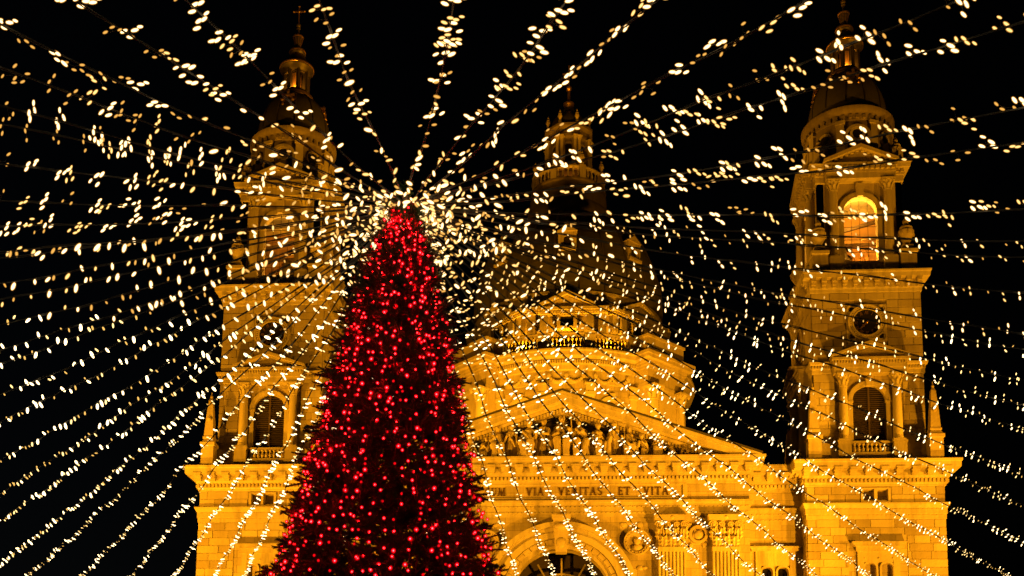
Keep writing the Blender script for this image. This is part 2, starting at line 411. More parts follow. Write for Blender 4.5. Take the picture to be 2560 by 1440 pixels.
def tower(sx):
    T = MB()
    # core of the tower, stage upon stage
    T.sq([(4.75, 0), (4.75, 28.0)]); T.sq([(3.9, 28.7), (3.9, 37.4)]); T.sq([(4.25, 37.42), (4.25, 43.5)])
    sidew = 4.78
    for rz, holes in ((0, [(-.57, .42, 0, 0, 0)]),): pass
    winholes = [(-.55, .42, 17.0, 20.65, True), (.68, .42, 17.0, 20.65, True), (-.5, .38, 26.0, 26.8, False), (.55, .38, 26.0, 26.8, False)]
    for a in (0, math.pi / 2, -math.pi / 2):
        st = len(T.v); T.slab(-5.18, 5.18, 0, 27.2, winholes if a == 0 else [], -5.18, -4.7); T.spin(a, st)
    T.box(-5.18, 5.18, 4.7, 5.18, 0, 27.2)
    # louvre stage walls with arched opening
    for a in (0, math.pi / 2, -math.pi / 2):
        st = len(T.v); T.slab(-4.24, 4.24, 28.9, 36.5, [(0, 1.28, 30.9, 34.22, True)], -4.24, -3.85); T.spin(a, st)
    T.box(-4.24, 4.24, 3.85, 4.24, 28.9, 36.5)
    o = T.build('bell_tower', ASHLAR, basilica, loc=(sx * TS, AX, 0)); tag(o, 'left clock tower partly behind the tree' if sx < 0 else 'right clock tower, fully in view')
    inner = math.pi / 2 if sx < 0 else -math.pi / 2
    sides = (0.0, inner)
    b = MB()
    for x in (-.55, .68): b.slab(x - .6, x + .6, 16.8, 21.2, [], -4.68, -4.66)
    for x in (-.5, .55): b.box(x - .5, x + .5, -4.74, -4.72, 25.9, 26.9)
    b.build('window_pane', GLASS, o)
    # main entablature
    b = MB(); b.sq([(5.2, 27.05), (5.3, 27.1), (5.3, 27.22), (5.36, 27.3), (5.36, 27.62), (5.46, 27.68), (5.5, 27.86), (5.5, 28.3), (6.18, 28.32), (6.2, 28.72), (6.27, 28.78), (6.3, 28.96), (6.25, 29.0), (4.0, 29.05)])
    b.build('cornice', TRIM, o); b = MB(); b.sq([(5.19, 24.45), (5.24, 24.5), (5.24, 24.84), (5.3, 24.88), (5.3, 25.3), (5.36, 25.36), (5.48, 25.6), (5.5, 25.72), (5.2, 25.78)])
    b.build('string_course', TRIM, o)
    b = MB()
    for a in sides + (-inner,):
        st = len(b.v); dentils(b, -5.4, 5.4, -5.36, 27.34, 27.6); dentils(b, -5.2, 5.2, -5.29, 25.22, 25.3, .34, .24, .05); dentils(b, -5.2, 5.2, -5.23, 24.76, 24.84, .34, .24, .05); b.spin(a, st)
    tag(b.build('dentil_course', TRIM, o), kind='stuff')
    for a in sides:
        for k in range(10):
            x = -5.2 + 10.4 * k / 9; p = Matrix.Rotation(a, 3, 'Z') @ Vector((x, -5.46, 27.84))
            link('modillion', MODM, o, p, a)
        for k in range(11):
            x = -4.1 + 8.2 * k / 10; p = Matrix.Rotation(a, 3, 'Z') @ Vector((x, -4.36, 43.62))
            link('modillion', MODC, o, p, a)
    # aedicule window of the lower stage
    b = MB()
    b.sq([(0.001, 0)]) if False else None
    b.box(-1.5, -1.02, -5.36, -5.15, 16.5, 21.95); b.box(1.15, 1.62, -5.36, -5.15, 16.5, 21.95); b.box(-1.02, 1.15, -5.33, -5.15, 21.1, 21.95)
    b.box(-1.62, 1.74, -5.52, -5.15, 21.95, 22.3); b.prism([(-1.75, 22.3), (1.87, 22.3), (2.1, 22.52), (-1.98, 22.52)], -5.75, -5.15); b.box(-1.98, 2.1, -5.82, -5.15, 22.52, 22.62); b.box(-1.7, 1.82, -5.6, -5.15, 22.62, 22.74)
    for x in (-.55, .68): b.arch_band(x, 20.65, .42, .56, -5.34, -5.2, zb=17)
    for x in (-1.0, .065, 1.13):
        b.ball((x, -5.34, 21.4), (.09, .05, .09), 8, 5)
    b.build('window_surround', TRIM, o)
    b = MB(); b.lathe([(.1, 17), (.1, 20.2), (.14, 20.3), (.16, 20.5), (.16, 20.62)], .065, -5.0, 12); b.build('window_mullion', TRIM, o, True)
    b = MB()
    for x in (-1.0, -.0, 1.05): b.box(x - .1, x + .1, -5.32, -5.15, 25.9, 26.85)
    b.box(-1.1, 1.15, -5.3, -5.15, 26.85, 26.95); b.box(-1.1, 1.15, -5.3, -5.15, 25.8, 25.9)
    b.build('vent_frame', TRIM, o)
    # plinth, balustrade and aedicule of the louvre stage
    for a in sides:
        b = MB()
        b.box(-4.6, 4.6, -4.62, -4.2, 29.0, 29.95); b.box(-4.5, -2.6, -4.62, -4.2, 29.95, 30.75); b.box(2.6, 4.5, -4.62, -4.2, 29.95, 30.75)
        for x in (-2.1, 2.1): b.box(x - .5, x + .5, -5.0, -4.2, 29.0, 30.7); b.box(x - .56, x + .56, -5.06, -4.2, 30.7, 30.85)
        b.box(-1.6, 1.6, -4.8, -4.3, 30.68, 30.84); b.box(-1.6, 1.6, -4.8, -4.3, 29.8, 29.95)
        b.build('parapet', TRIM, o, rz=a)
        for k in range(9):
            p = Matrix.Rotation(a, 3, 'Z') @ Vector((-1.3 + 2.6 * k / 8, -4.55, 29.95)); link('baluster', BAL, o, p, a)
        for x in (-2.05, 2.05):
            p = Matrix.Rotation(a, 3, 'Z') @ Vector((x, -4.6, 30.85)); link('column', COL_L, o, p, a, (1, 1, (36.3 - 30.85) / 4.9))
        b = MB(); b.arch_band(0, 34.22, 1.28, 1.62, -4.36, -4.1, zb=30.85); b.arch_band(0, 34.22, 1.5, 1.64, -4.42, -4.3)
        b.box(-1.72, -1.24, -4.42, -4.1, 34.1, 34.26); b.box(1.24, 1.72, -4.42, -4.1, 34.1, 34.26)
        b.prism([(-.2, 35.45), (.2, 35.45), (.28, 36.15), (-.28, 36.15)], -4.55, -4.1)
        b.build('window_arch', TRIM, o, rz=a)
        b = MB()
        z = 30.95
        while z < 35.45:
            dz = z - 34.22; w = 1.27 if dz < 0 else math.sqrt(max(0, 1.27 ** 2 - (dz + .06) ** 2))
            for x0, x1 in ((-w, -.07), (.07, w)):
                if x1 - x0 > .1: b.add([(x0, -4.1, z), (x1, -4.1, z), (x1, -3.98, z + .13), (x0, -3.98, z + .13), (x0, -4.07, z - .02), (x1, -4.07, z - .02), (x1, -3.95, z + .11), (x0, -3.95, z + .11)], [(0, 1, 2, 3), (7, 6, 5, 4), (0, 4, 5, 1), (1, 5, 6, 2), (2, 6, 7, 3), (3, 7, 4, 0)])
            z += .165
        tag(b.build('louvre_slat', WOOD, o, rz=a), kind='stuff')
        b = MB(); b.box(-.07, .07, -4.13, -3.96, 30.9, 35.48); b.box(-1.28, -1.2, -4.12, -3.96, 30.9, 34.2); b.box(1.2, 1.28, -4.12, -3.96, 30.9, 34.2)
        b.build('shutter_frame', WOOD, o, rz=a)
        b = MB(); b.box(-1.27, 1.27, -3.93, -3.91, 30.9, 35.5); b.build('shutter_back', BLACK, o, rz=a)
        # entablature with its pediment breaking forward
        b = MB()
        b.box(-2.75, 2.75, -5.0, -4.2, 36.3, 36.75); b.box(-2.8, 2.8, -5.06, -4.2, 36.75, 37.05); b.box(-2.95, 2.95, -5.3, -4.2, 37.3, 37.5)
        dentils(b, -2.8, 2.8, -5.05, 37.07, 37.28, .22, .12, .12); b.box(-2.82, 2.82, -5.05, -4.2, 37.05, 37.3)
        b.prism([(-2.95, 37.5), (2.95, 37.5), (2.95, 37.58), (0, 38.62), (-2.95, 37.58)], -4.75, -4.2)
        for s2 in (-1, 1):
            b.prism([(s2 * 3.05, 37.52), (s2 * 3.0, 37.72), (0, 38.82), (0, 38.58)], -5.35, -4.2)
            b.prism([(s2 * 2.7, 37.55), (s2 * 2.6, 37.65), (0, 38.58), (0, 38.44)], -5.05, -4.2)
        b.build('pediment', TRIM, o, rz=a)
        clock(o, a)
    b = MB(); b.sq([(4.26, 36.45), (4.34, 36.5), (4.34, 36.8), (4.38, 36.84), (4.4, 37.1), (4.52, 37.2), (4.56, 37.4), (4.25, 37.46)])
    b.build('string_course', TRIM, o); b = MB(); b.sq([(4.26, 43.2), (4.34, 43.25), (4.36, 43.5), (4.4, 43.6), (4.4, 44.3), (4.88, 44.32), (4.92, 44.62), (4.98, 44.7), (5.0, 44.84), (3.4, 44.9)])
    b.build('cornice', TRIM, o)
    b = MB()
    for a in sides: st = len(b.v); dentils(b, -4.4, 4.4, -4.39, 36.9, 37.08, .22, .12, .1); b.spin(a, st)
    tag(b.build('dentil_course', TRIM, o), kind='stuff')
    # corner obelisks
    for cx, cy_ in ((-4.55, -5.35), (4.55, -5.35), (sx * -4.55, 5.0)):
        b = MB(); b.sq([(.5, 29.02), (.5, 30.7), (.6, 30.75), (.6, 31.0), (.48, 31.1), (.38, 31.3), (.44, 31.36), (.44, 31.5), (.38, 31.55), (.3, 33.0), (.17, 34.6), (.06, 34.85)], cx, cy_)
        b.ball((cx, cy_ , 34.95), (.12, .12, .14), 8, 6); b.ball((cx, cy_ - .37, 33.0), (.18, .09, .18), 8, 5)
        b.tube([(cx, cy_, 35.0), (cx, cy_, 35.35)], .03, 5); b.build('obelisk', CARVED, o)
    # belfry: hollow, arched on the sides seen
    B = MB()
    B.sq([(3.3, 44.85), (3.3, 45.6)])
    for a in (0, math.pi / 2, -math.pi / 2, math.pi):
        st = len(B.v); B.slab(-3.35, 3.35, 45.6, 53.7, [(-.0, 1.33, 46.1, 50.5, True)] if a != math.pi else [(0, .7, 47.5, 50.3, True)], -3.35, -2.85); B.spin(a, st)
    B.box(-2.9, 2.9, -2.9, 2.9, 53.1, 53.6)
    B.build('belfry', STONE, o)
    b = MB(); b.slab(-2.8, 2.8, 45.7, 53.05, [(0, .7, 47.5, 50.3, True)], 2.5, 2.8)
    b.arch_band(0, 48.9, 1.75, 2.05, 2.2, 2.5, zb=45.7); b.arch_band(0, 48.9, .95, 1.1, 2.3, 2.5); b.box(-2.7, 2.7, 2.3, 2.5, 47.6, 47.8)
    b.build('belfry_lining', PLASTER, o)
    b = MB(); b.tube([(-2.4, -1.2, 49.6), (2.4, .2, 51.6)], .2, 4); b.tube([(-2.6, 1.2, 50.0), (2.6, 1.2, 50.0)], .16, 4); b.build('bell_beam', BEAM, o)
    b = MB(); b.lathe([(.05, 49.9), (.3, 49.8), (.42, 49.4), (.5, 48.9), (.78, 48.45), (.8, 48.35), (.7, 48.4)], -.5, 1.2, 20); b.build('bell', COPPER, o, True)
    for a in sides:
        b = MB(); b.arch_band(0, 50.5, 1.33, 1.75, -3.5, -3.2, zb=46.1); b.box(-1.85, -1.3, -3.56, -3.2, 50.35, 50.6); b.box(1.3, 1.85, -3.56, -3.2, 50.35, 50.6)
        b.prism([(-.22, 51.8), (.22, 51.8), (.32, 52.9), (-.32, 52.9)], -3.75, -3.2); b.build('window_arch', TRIM, o, rz=a)
        b = MB()
        for x in (-.65, 0, .65): b.tube([(x, -3.1, 46.1), (x, -3.1, 50.5 + math.sqrt(1.33 ** 2 - x * x) - .02)], .02, 4)
        for z in (47.2, 48.3, 49.4, 50.5): b.tube([(-1.33, -3.1, z), (1.33, -3.1, z)], .02, 4)
        b.build('bird_screen', BLACK, o, rz=a)
        for x in (-2.15, 2.15):
            p = Matrix.Rotation(a, 3, 'Z') @ Vector((x, -3.75, 46.35)); link('column', COL_B, o, p, a, (1, 1, 6.75 / 6.6))
        b = MB()
        b.box(-2.7, -1.6, -4.25, -3.2, 44.95, 46.35); b.box(1.6, 2.7, -4.25, -3.2, 44.95, 46.35)
        b.box(-1.6, 1.6, -3.9, -3.3, 45.9, 46.1)
        for k in range(7): b.tube([(-1.4 + k * .466, -3.7, 44.95), (-1.4 + k * .466, -3.7, 45.9)], .09, 8)
        b.build('parapet', TRIM, o, rz=a)
        b = MB(); b.box(-2.75, 2.75, -4.15, -3.2, 53.1, 53.62); b.box(-2.85, 2.85, -4.3, -3.2, 54.1, 54.42); b.box(-2.78, 2.78, -4.18, -3.2, 53.62, 54.1)
        dentils(b, -2.75, 2.75, -4.17, 53.82, 54.08, .42, .26, .2)
        b.prism([(-2.85, 54.42), (2.85, 54.42), (0, 55.6)], -3.9, -3.1)
        for s2 in (-1, 1):
            b.prism([(s2 * 3.0, 54.43), (s2 * 2.95, 54.72), (0, 55.98), (0, 55.64)], -4.4, -3.1)
            for k in range(6):
                t = (k + .5) / 6; x = s2 * 2.6 * (1 - t); zz = 54.42 + 1.15 * t; b.box(x - .11, x + .11, -4.15, -3.85, zz - .02, zz + .2)
        b.build('pediment', TRIM, o, rz=a)
    b = MB(); b.sq([(3.36, 53.05), (3.5, 53.1), (3.5, 53.6), (3.56, 53.65), (3.56, 54.05), (3.95, 54.12), (4.0, 54.4), (4.05, 54.5), (3.2, 54.6)]); b.build('cornice', TRIM, o)
    b = MB()
    for a in sides: st = len(b.v); dentils(b, -3.6, 3.6, -3.56, 53.8, 54.05, .42, .26, .2); b.spin(a, st)
    tag(b.build('dentil_course', TRIM, o), kind='stuff')
    for cx, cy_ in ((-3.45, -3.75), (3.45, -3.75), (sx * -3.75, 3.4)):
        b = MB(); b.sq([(.62, 44.9), (.62, 46.5), (.72, 46.55), (.72, 46.8)], cx, cy_); b.build('pedestal', TRIM, o)
        link('urn', URN, o, (cx, cy_, 46.8))
    for a in (45, 135, 225, 315):
        c, q = math.cos(R(a)), math.sin(R(a)); link('urn', URN_S, o, (c * 4.35, q * 4.35, 54.6))
        b = MB(); b.box(-.35, .35, -1.6, 0, 0, 1.4); b.prism([(-.3, 1.4), (.3, 1.4), (.3, 2.2), (-.3, 2.2)], -.7, 0)
        b.build('scroll_buttress', TRIM, o, loc=(c * 3.2, q * 3.2, 54.6), rz=R(a) + math.pi / 2)
    # cupola drum, dome, lantern
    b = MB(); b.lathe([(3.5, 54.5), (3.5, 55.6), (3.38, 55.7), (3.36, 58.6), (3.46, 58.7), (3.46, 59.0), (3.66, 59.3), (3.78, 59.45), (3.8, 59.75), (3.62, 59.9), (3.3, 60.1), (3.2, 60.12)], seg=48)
    b.build('cupola_drum', SHADED, o, True)
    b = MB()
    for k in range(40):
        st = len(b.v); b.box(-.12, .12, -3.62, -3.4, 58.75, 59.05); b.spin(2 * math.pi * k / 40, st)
    tag(b.build('dentil_course', SHADED, o), kind='stuff')
    for k in range(8):
        a = 2 * math.pi * (k + .5) / 8; b = MB(); b.box(-.32, .32, -3.6, -3.2, 55.7, 58.3); b.box(-.4, .4, -3.68, -3.2, 58.3, 58.6)
        b.build('pilaster', TRIM, o, rz=a)
    for k in range(4):
        b = MB(); b.arch_band(0, 57.1, .85, 1.1, -3.56, -3.2, zb=55.7, K=14); b.build('blind_arch', TRIM, o, rz=k * math.pi / 2)
    for a in (0, 45, -45, 90, -90):
        b = MB(); st = len(b.v); b.arch_band(0, 57.4, .42, .62, -3.5, -3.2, a1=2 * math.pi, K=20)
        b.prism([(.42 * math.cos(2 * math.pi * k / 20), 57.4 + .42 * math.sin(2 * math.pi * k / 20)) for k in range(20)], -3.43, -3.3, 1)
        b.build('oculus', [TRIM, BLACK], o, rz=R(a) + (0 if a in (0, 90, -90) else 0))
    prof = [(3.16, 60.12), (3.2, 60.5)]
    for k in range(13):
        t = k / 12; ang = t * R(66); prof.append((1.25 + (3.12 - 1.25) * math.cos(ang) ** 1.0 - (1 - t) * 0, 60.5 + 4.0 * math.sin(ang) / math.sin(R(66)))) if False else prof.append((3.14 * math.cos(ang * .98) ** .9, 60.5 + 3.85 * math.sin(ang) / math.sin(R(66))))
    b = MB(); b.lathe(prof + [(1.2, 64.5)], seg=40)
    b.build('cupola_dome', DOMEM, o, True)
    for k in range(12):
        a = 2 * math.pi * (k + .5) / 12; b = MB()
        b.tube([((r + .02) * math.cos(a), (r + .02) * math.sin(a), z) for r, z in prof[1:]], .06, 5); b.build('dome_rib', COPPER, o)
    for a in sides:
        b = MB(); st = len(b.v); b.arch_band(0, 62.9, .3, .46, -2.75, -2.2, a1=2 * math.pi, K=18); b.box(-.55, .55, -2.7, -2.2, 63.3, 63.42); b.ball((0, -2.6, 63.6), (.14, .14, .24), 8, 6)
        for x in (-.48, .48): b.ball((x, -2.7, 62.85), .13, 7, 5); b.ball((x * .8, -2.8, 62.35), .14, 7, 5)
        b.prism([(.3 * math.cos(2 * math.pi * k / 18), 62.9 + .3 * math.sin(2 * math.pi * k / 18)) for k in range(18)], -2.6, -2.3, 1)
        b.build('dome_dormer', [GOLD, BLACK], o, rz=a)
    b = MB(); b.lathe([(1.15, 63.9), (1.3, 64.1), (1.45, 64.2), (1.6, 64.35), (1.62, 64.5), (1.58, 64.62), (1.45, 64.7), (1.05, 64.75)], seg=36)
    for k in range(24):
        a = 2 * math.pi * k / 24; b.ball((1.42 * math.cos(a), 1.42 * math.sin(a), 64.05), (.07, .07, .14), 5, 4)
    b.build('lantern_gallery', GOLD, o, True)
    b = MB(); b.lathe([(1.12, 64.7), (1.12, 65.1), (1.02, 65.15)], seg=24)
    for k in range(8):
        a = 2 * math.pi * (k + .5) / 8; st = len(b.v); b.box(-.17, .17, -1.12, -.82, 65.1, 66.95); b.spin(a, st)
        st = len(b.v); b.arch_band(0, 66.55, .28, .5, -1.02, -.88, a0=0, K=8); b.spin(a + math.pi / 8, st)
        b.tube([(1.14 * math.cos(a + math.pi / 2), 1.14 * math.sin(a + math.pi / 2), 65.1), (1.14 * math.cos(a + math.pi / 2), 1.14 * math.sin(a + math.pi / 2), 66.95)], .09, 8)
    b.build('lantern', COPPER, o)
    b = MB(); b.lathe([(.45, 65.1), (.45, 66.9)], seg=12); b.build('lantern_core', PLASTER, o, True)
    b = MB(); b.lathe([(1.05, 66.85), (1.2, 66.95), (1.3, 67.15), (1.48, 67.3), (1.52, 67.45), (1.35, 67.6), (1.15, 67.7), (.98, 68.1), (.72, 68.6), (.6, 68.8), (.72, 68.95), (.7, 69.25), (.5, 69.35), (.28, 69.5), (.2, 69.75), (.26, 69.9), (.42, 70.4), (.45, 70.62), (.38, 70.7), (.12, 70.85), (.08, 71.4), (.18, 71.45), (.2, 71.5), (.1, 71.6)], seg=28)
    b.ball((0, 0, 71.8), .22, 14, 10); b.build('spire', COPPER, o, True)
    b = MB()
    for r, z in ((1.53, 67.44), (.73, 69.1), (.46, 70.6)):
        b.lathe([(r - .06, z - .09), (r + .02, z - .06), (r + .03, z + .05), (r - .06, z + .08)], seg=28)
    for k in range(10):
        a = 2 * math.pi * k / 10; b.tube([(.28 * math.cos(a), .28 * math.sin(a), 69.9), (.44 * math.cos(a), .44 * math.sin(a), 70.45)], .035, 4)
    b.build('gilded_band', GOLD, o, True)
    b = MB(); b.box(-.05, .05, -.05, .05, 72.0, 73.68); b.box(-.48, .48, -.05, .05, 73.14, 73.26)
    for x, z in ((-.5, 73.2), (.5, 73.2), (0, 73.7)): b.ball((x, 0, z), .1, 8, 6)
    b.ball((0, 0, 73.2), .13, 8, 6); b.build('cross', GOLD, o)
    # ashlar facing, stone by stone, on the front of the tower
    st_ = MB()
    stones(o, -5.18, 5.18, 17.0, 24.45, -5.18, [(-2.15, 2.25, 15, 22.8)], st_)
    stones(o, -5.18, 5.18, 25.78, 27.05, -5.18, [(-1.15, 1.2, 25.5, 27.1)], st_)
    stones(o, -4.24, -2.6, 30.75, 36.45, -4.24, [], st_, bl=.95); stones(o, 2.6, 4.24, 30.75, 36.45, -4.24, [], st_, bl=.95)
    stones(o, -4.25, 4.25, 37.5, 43.2, -4.25, [(-1.58, 1.58, 39.0, 42.3), (-3.05, 3.05, 37, 37.9), (-1.9, 1.9, 37, 38.4)], st_)
    s2 = MB()
    for z0, z1, h in ((17, 24.45, 5.18), (25.78, 27.05, 5.18), (37.5, 43.2, 4.25)):
        stones(o, -h, h, z0, z1, -h, [(-1.58, 1.58, 39.0, 42.3), (-3.05, 3.05, 37, 37.9), (-1.9, 1.9, 37, 38.4)] if z0 == 37.5 else [], s2, rz=1.0)
    s2.spin(inner); st_.add(s2.v, s2.f)
    tag(st_.build('ashlar_facing', BLOCK, o), kind='stuff')
    bulb_light('belfry_lamp', (sx * TS + .6, AX - 1.6, 47.2), 1000 if sx > 0 else 380, (1, .40, .03)); bulb_light('belfry_lamp', (sx * TS, AX - 1.9, 51.2), 750 if sx > 0 else 120, (1, .48, .04))
    for k in range(3):
        a = R(-90 + 120 * k); bulb_light('lantern_lamp', (sx * TS + .68 * math.cos(a), AX + .68 * math.sin(a), 65.3), 80, (1, .36, .02), .08)
    return o
tower(1); tower(-1)

# ------------------------------------------------------------------ central front
FY = 88.7
F = MB()
arch = [(0, 3.85, 0.0, 18.1, True)]
F.slab(-14.3, 14.3, 0, 24.5, arch, FY, FY + 1.2)
F.box(-14.3, 14.3, FY, FY + 1.2, 25.7, 27.2)
for s in (-1, 1):
    x0, x1 = sorted((s * 13.9, s * 19.2)); F.slab(x0, x1, 0, 27.2, [(s * 16.0, .42, 17, 20.65, True), (s * 17.2, .42, 17, 20.65, True)], 91.5, 92.1)
    F.box(x0, x1, 93.0, 94, 0, 27.2)
F.box(-14.2, 14.2, FY + 6, FY + 6.6, 0, 28); F.box(-14.25, -13.6, FY + 1.2, 93, 0, 28); F.box(13.6, 14.25, FY + 1.2, 93, 0, 28)
front = F.build('front_wall', ASHLAR, basilica)
b = MB()
for s in (-1, 1): b.box(min(s * 15.4, s * 17.8), max(s * 15.4, s * 17.8), 92.2, 92.25, 16.8, 21.3)
b.build('window_pane', GLASS, front)
def entablature(x0, x1, y, name_parent, fr=True):
    b = MB()
    for d, z0, z1 in ((.0, 24.45, 24.82), (.06, 24.82, 24.9), (.05, 24.9, 25.28), (.12, 25.28, 25.38), (.3, 25.55, 25.72), (.18, 25.38, 25.55), (.1, 27.08, 27.3), (.16, 27.3, 27.64), (.3, 27.64, 27.86), (.3, 27.86, 28.32), (1.0, 28.34, 28.7), (1.08, 28.7, 28.84), (1.14, 28.84, 29.0)):
        e = d if fr else 0.0
        b.box(x0 - e, x1 + e, y - d - .004, y + .9, z0, z1)
    return b.build('cornice', TRIM, name_parent)
entablature(-14.3, 14.3, FY, front); entablature(14.62, 18.9, 91.5, front, False); entablature(-18.9, -14.62, 91.5, front, False)
b = MB()
for x0, x1, y in ((-14.4, 14.4, FY), (14.7, 18.7, 91.5), (-18.7, -14.7, 91.5)):
    dentils(b, x0, x1, y - .16, 27.36, 27.6, .3, .17, .13); dentils(b, x0, x1, y - .12, 25.2, 25.27, .34, .24, .05); dentils(b, x0, x1, y - .06, 24.75, 24.81, .34, .24, .05)
tag(b.build('dentil_course', TRIM, front), kind='stuff')
for k in range(27):
    link('modillion', MODM, front, (-14.2 + 28.4 * k / 26, FY - .3, 27.86))
for s in (-1, 1):
    for k in range(4): link('modillion', MODM, front, (s * (15.2 + 1.06 * k), 91.2, 27.86))
# frieze panel and its inscription
b = MB(); b.slab(-9.6, 9.6, 25.86, 27.06, [(0, 9.3, 25.98, 26.96, False)], FY - .1, FY - .002); b.build('frieze_panel', TRIM, front)
def letter(ch):
    P = []; t = .15; n = .07
    def bar(x0, x1, z0, z1): P.append([(x0, z0), (x1, z0), (x1, z1), (x0, z1)])
    def dia(x0, z0, x1, z1, w): P.append([(x0 - w / 2, z0), (x0 + w / 2, z0), (x1 + w / 2, z1), (x1 - w / 2, z1)])
    def ser(x, z, w=.15): bar(x - w, x + w, z, z + .055) if z < .5 else bar(x - w, x + w, z - .055, z)
    def arc(cx, cz, rx, rz, a0, a1, t0=.15, K=16):
        for k in range(K):
            a, c = a0 + (a1 - a0) * k / K, a0 + (a1 - a0) * (k + 1) / K; q = []
            for an, o in ((a, 0), (a, 1), (c, 1), (c, 0)):
                th = .06 + (t0 - .06) * abs(math.cos(an)); q.append((cx + (rx - (0 if o else th)) * math.cos(an), cz + (rz - (0 if o else .06 + .02 * abs(math.cos(an)))) * math.sin(an)))
            P.append(q)
    if ch == 'I': bar(.12, .12 + t, 0, 1); ser(.195, 0); ser(.195, 1); w = .39
    elif ch == 'E': bar(.1, .1 + t, 0, 1); bar(.02, .58, .94, 1); bar(.02, .62, 0, .06); bar(.25, .5, .48, .54); bar(.53, .58, .82, .95); bar(.57, .62, .05, .2); bar(.46, .5, .4, .62); w = .66
    elif ch == 'T': bar(.3, .3 + t, 0, 1); bar(0, .75, .94, 1); bar(0, .05, .8, .95); bar(.7, .75, .8, .95); ser(.375, 0); w = .75
    elif ch == 'V': dia(.12, 1, .38, 0, .17); dia(.66, 1, .38, 0, .08); ser(.12, 1); ser(.66, 1, .12); w = .78
    elif ch == 'A': dia(.12, 0, .4, 1, .08); dia(.68, 0, .4, 1, .17); bar(.22, .6, .32, .38); ser(.12, 0, .12); ser(.68, 0); w = .82
    elif ch == 'M': dia(.1, 0, .18, 1, .08); dia(.84, 0, .78, 1, .15); dia(.48, 0, .2, 1, .15); dia(.48, 0, .78, 1, .07); ser(.1, 0, .12); ser(.84, 0); ser(.16, 1, .1); ser(.8, 1, .12); w = .98
    elif ch == 'U': bar(.1, .1 + t, .3, 1); bar(.58, .65, .3, 1); arc(.375, .32, .275, .33, math.pi, 2 * math.pi); ser(.175, 1); ser(.615, 1, .12); w = .76
    elif ch == 'S': arc(.3, .73, .26, .28, R(20), R(270), .13); arc(.3, .27, .27, .28, R(-160), R(90), .13); w = .6
    elif ch == 'O': arc(.42, .5, .4, .51, 0, 2 * math.pi, .15, 26); w = .84
    elif ch == 'G': arc(.42, .5, .4, .51, R(40), R(330), .15, 22); bar(.64, .64 + .13, .1, .45); ser(.7, .45, .14); w = .84
    elif ch == 'R': bar(.1, .1 + t, 0, 1); arc(.3, .74, .32, .26, R(-90), R(90), .14); bar(.2, .34, .94, 1); bar(.2, .34, .48, .54); dia(.62, 0, .36, .5, .16); ser(.175, 0); ser(.64, 0, .12); bar(.02, .2, .945, 1); w = .76
    return P, w
H = .62
for word, xs in (('EGO', -8.55), ('SUM', -5.95), ('VIA', -2.75), ('VERITAS', -.25), ('ET', 4.35), ('VITA', 6.3)):
    x = xs; b = MB()
    for ch in word:
        P, w = letter(ch)
        for poly in P: b.prism([(x + px_ * H, 26.17 + pz_ * H) for px_, pz_ in poly], FY - .06, FY - .001)
        x += (w + .12) * H
    b.build('inscription_word', BRONZE, front)
# portal arch
b = MB()
for r0, r1, d in ((3.85, 4.15, .1), (4.15, 4.6, .3), (4.6, 5.05, .55), (5.05, 5.5, .4), (5.5, 5.85, .75)):
    b.arch_band(0, 18.1, r0, r1, FY - d, FY + .3, zb=0.0, K=40)
b.build('portal_archivolt', TRIM, front)
for k in range(22):                                           # carved voussoirs of the inner order
    a = math.pi * (k + .5) / 22; v = MB(); st = 0
    c, q = math.cos(a), math.sin(a)
    v.prism([(-.26, 4.2), (.26, 4.2), (.3, 4.54), (-.3, 4.54)], FY - .4, FY - .28)
    for i, (x, y, z) in enumerate(v.v): v.v[i] = (x * q + z * c, y, 18.1 - x * c + z * q)
    v.build('voussoir', CARVED, front)
b = MB(); b.prism([(-.42, 21.5), (.42, 21.5), (.62, 24.1), (-.62, 24.1)], FY - .95, FY); b.box(-.72, .72, FY - 1.05, FY, 24.1, 24.4); b.lathe([(.3, -.42), (.34, 0), (.3, .42)], seg=12) if False else None
b.ball((0, FY - .95, 23.5), (.5, .3, .3), 10, 7); b.ball((0, FY - .92, 22.2), (.34, .2, .45), 10, 7); b.build('keystone', CARVED, front, True)
b = MB(); b.slab(-3.9, 3.9, 0, 22.3, [(0, 2.6, 0, 16.5, True)], FY + 4.0, FY + 4.5); b.build('portal_niche', DARK_SHADE, front)  # niche wall coloured dark to stand for the unlit interior
b = MB(); b.box(-3.7, 3.7, FY + 4.6, FY + 4.7, 0, 22); b.build('portal_glazing', GLASS, front)
for k in range(1, 6):
    a = math.pi * k / 6; b = MB(); b.tube([(.9 * math.cos(a), FY + 3.2, 18.1 + .9 * math.sin(a)), (3.8 * math.cos(a), FY + 3.2, 18.1 + 3.8 * math.sin(a))], .09, 4); b.build('glazing_bar', TRIM, front)
for rr in (.9, 2.5):
    b = MB(); b.arch_band(0, 18.1, rr - .07, rr + .07, FY + 3.1, FY + 3.3, K=20); b.build('glazing_bar', TRIM, front)
b = MB(); b.box(-3.85, 3.85, FY + 3.0, FY + 3.5, 17.5, 18.0); b.build('portal_transom', TRIM, front)
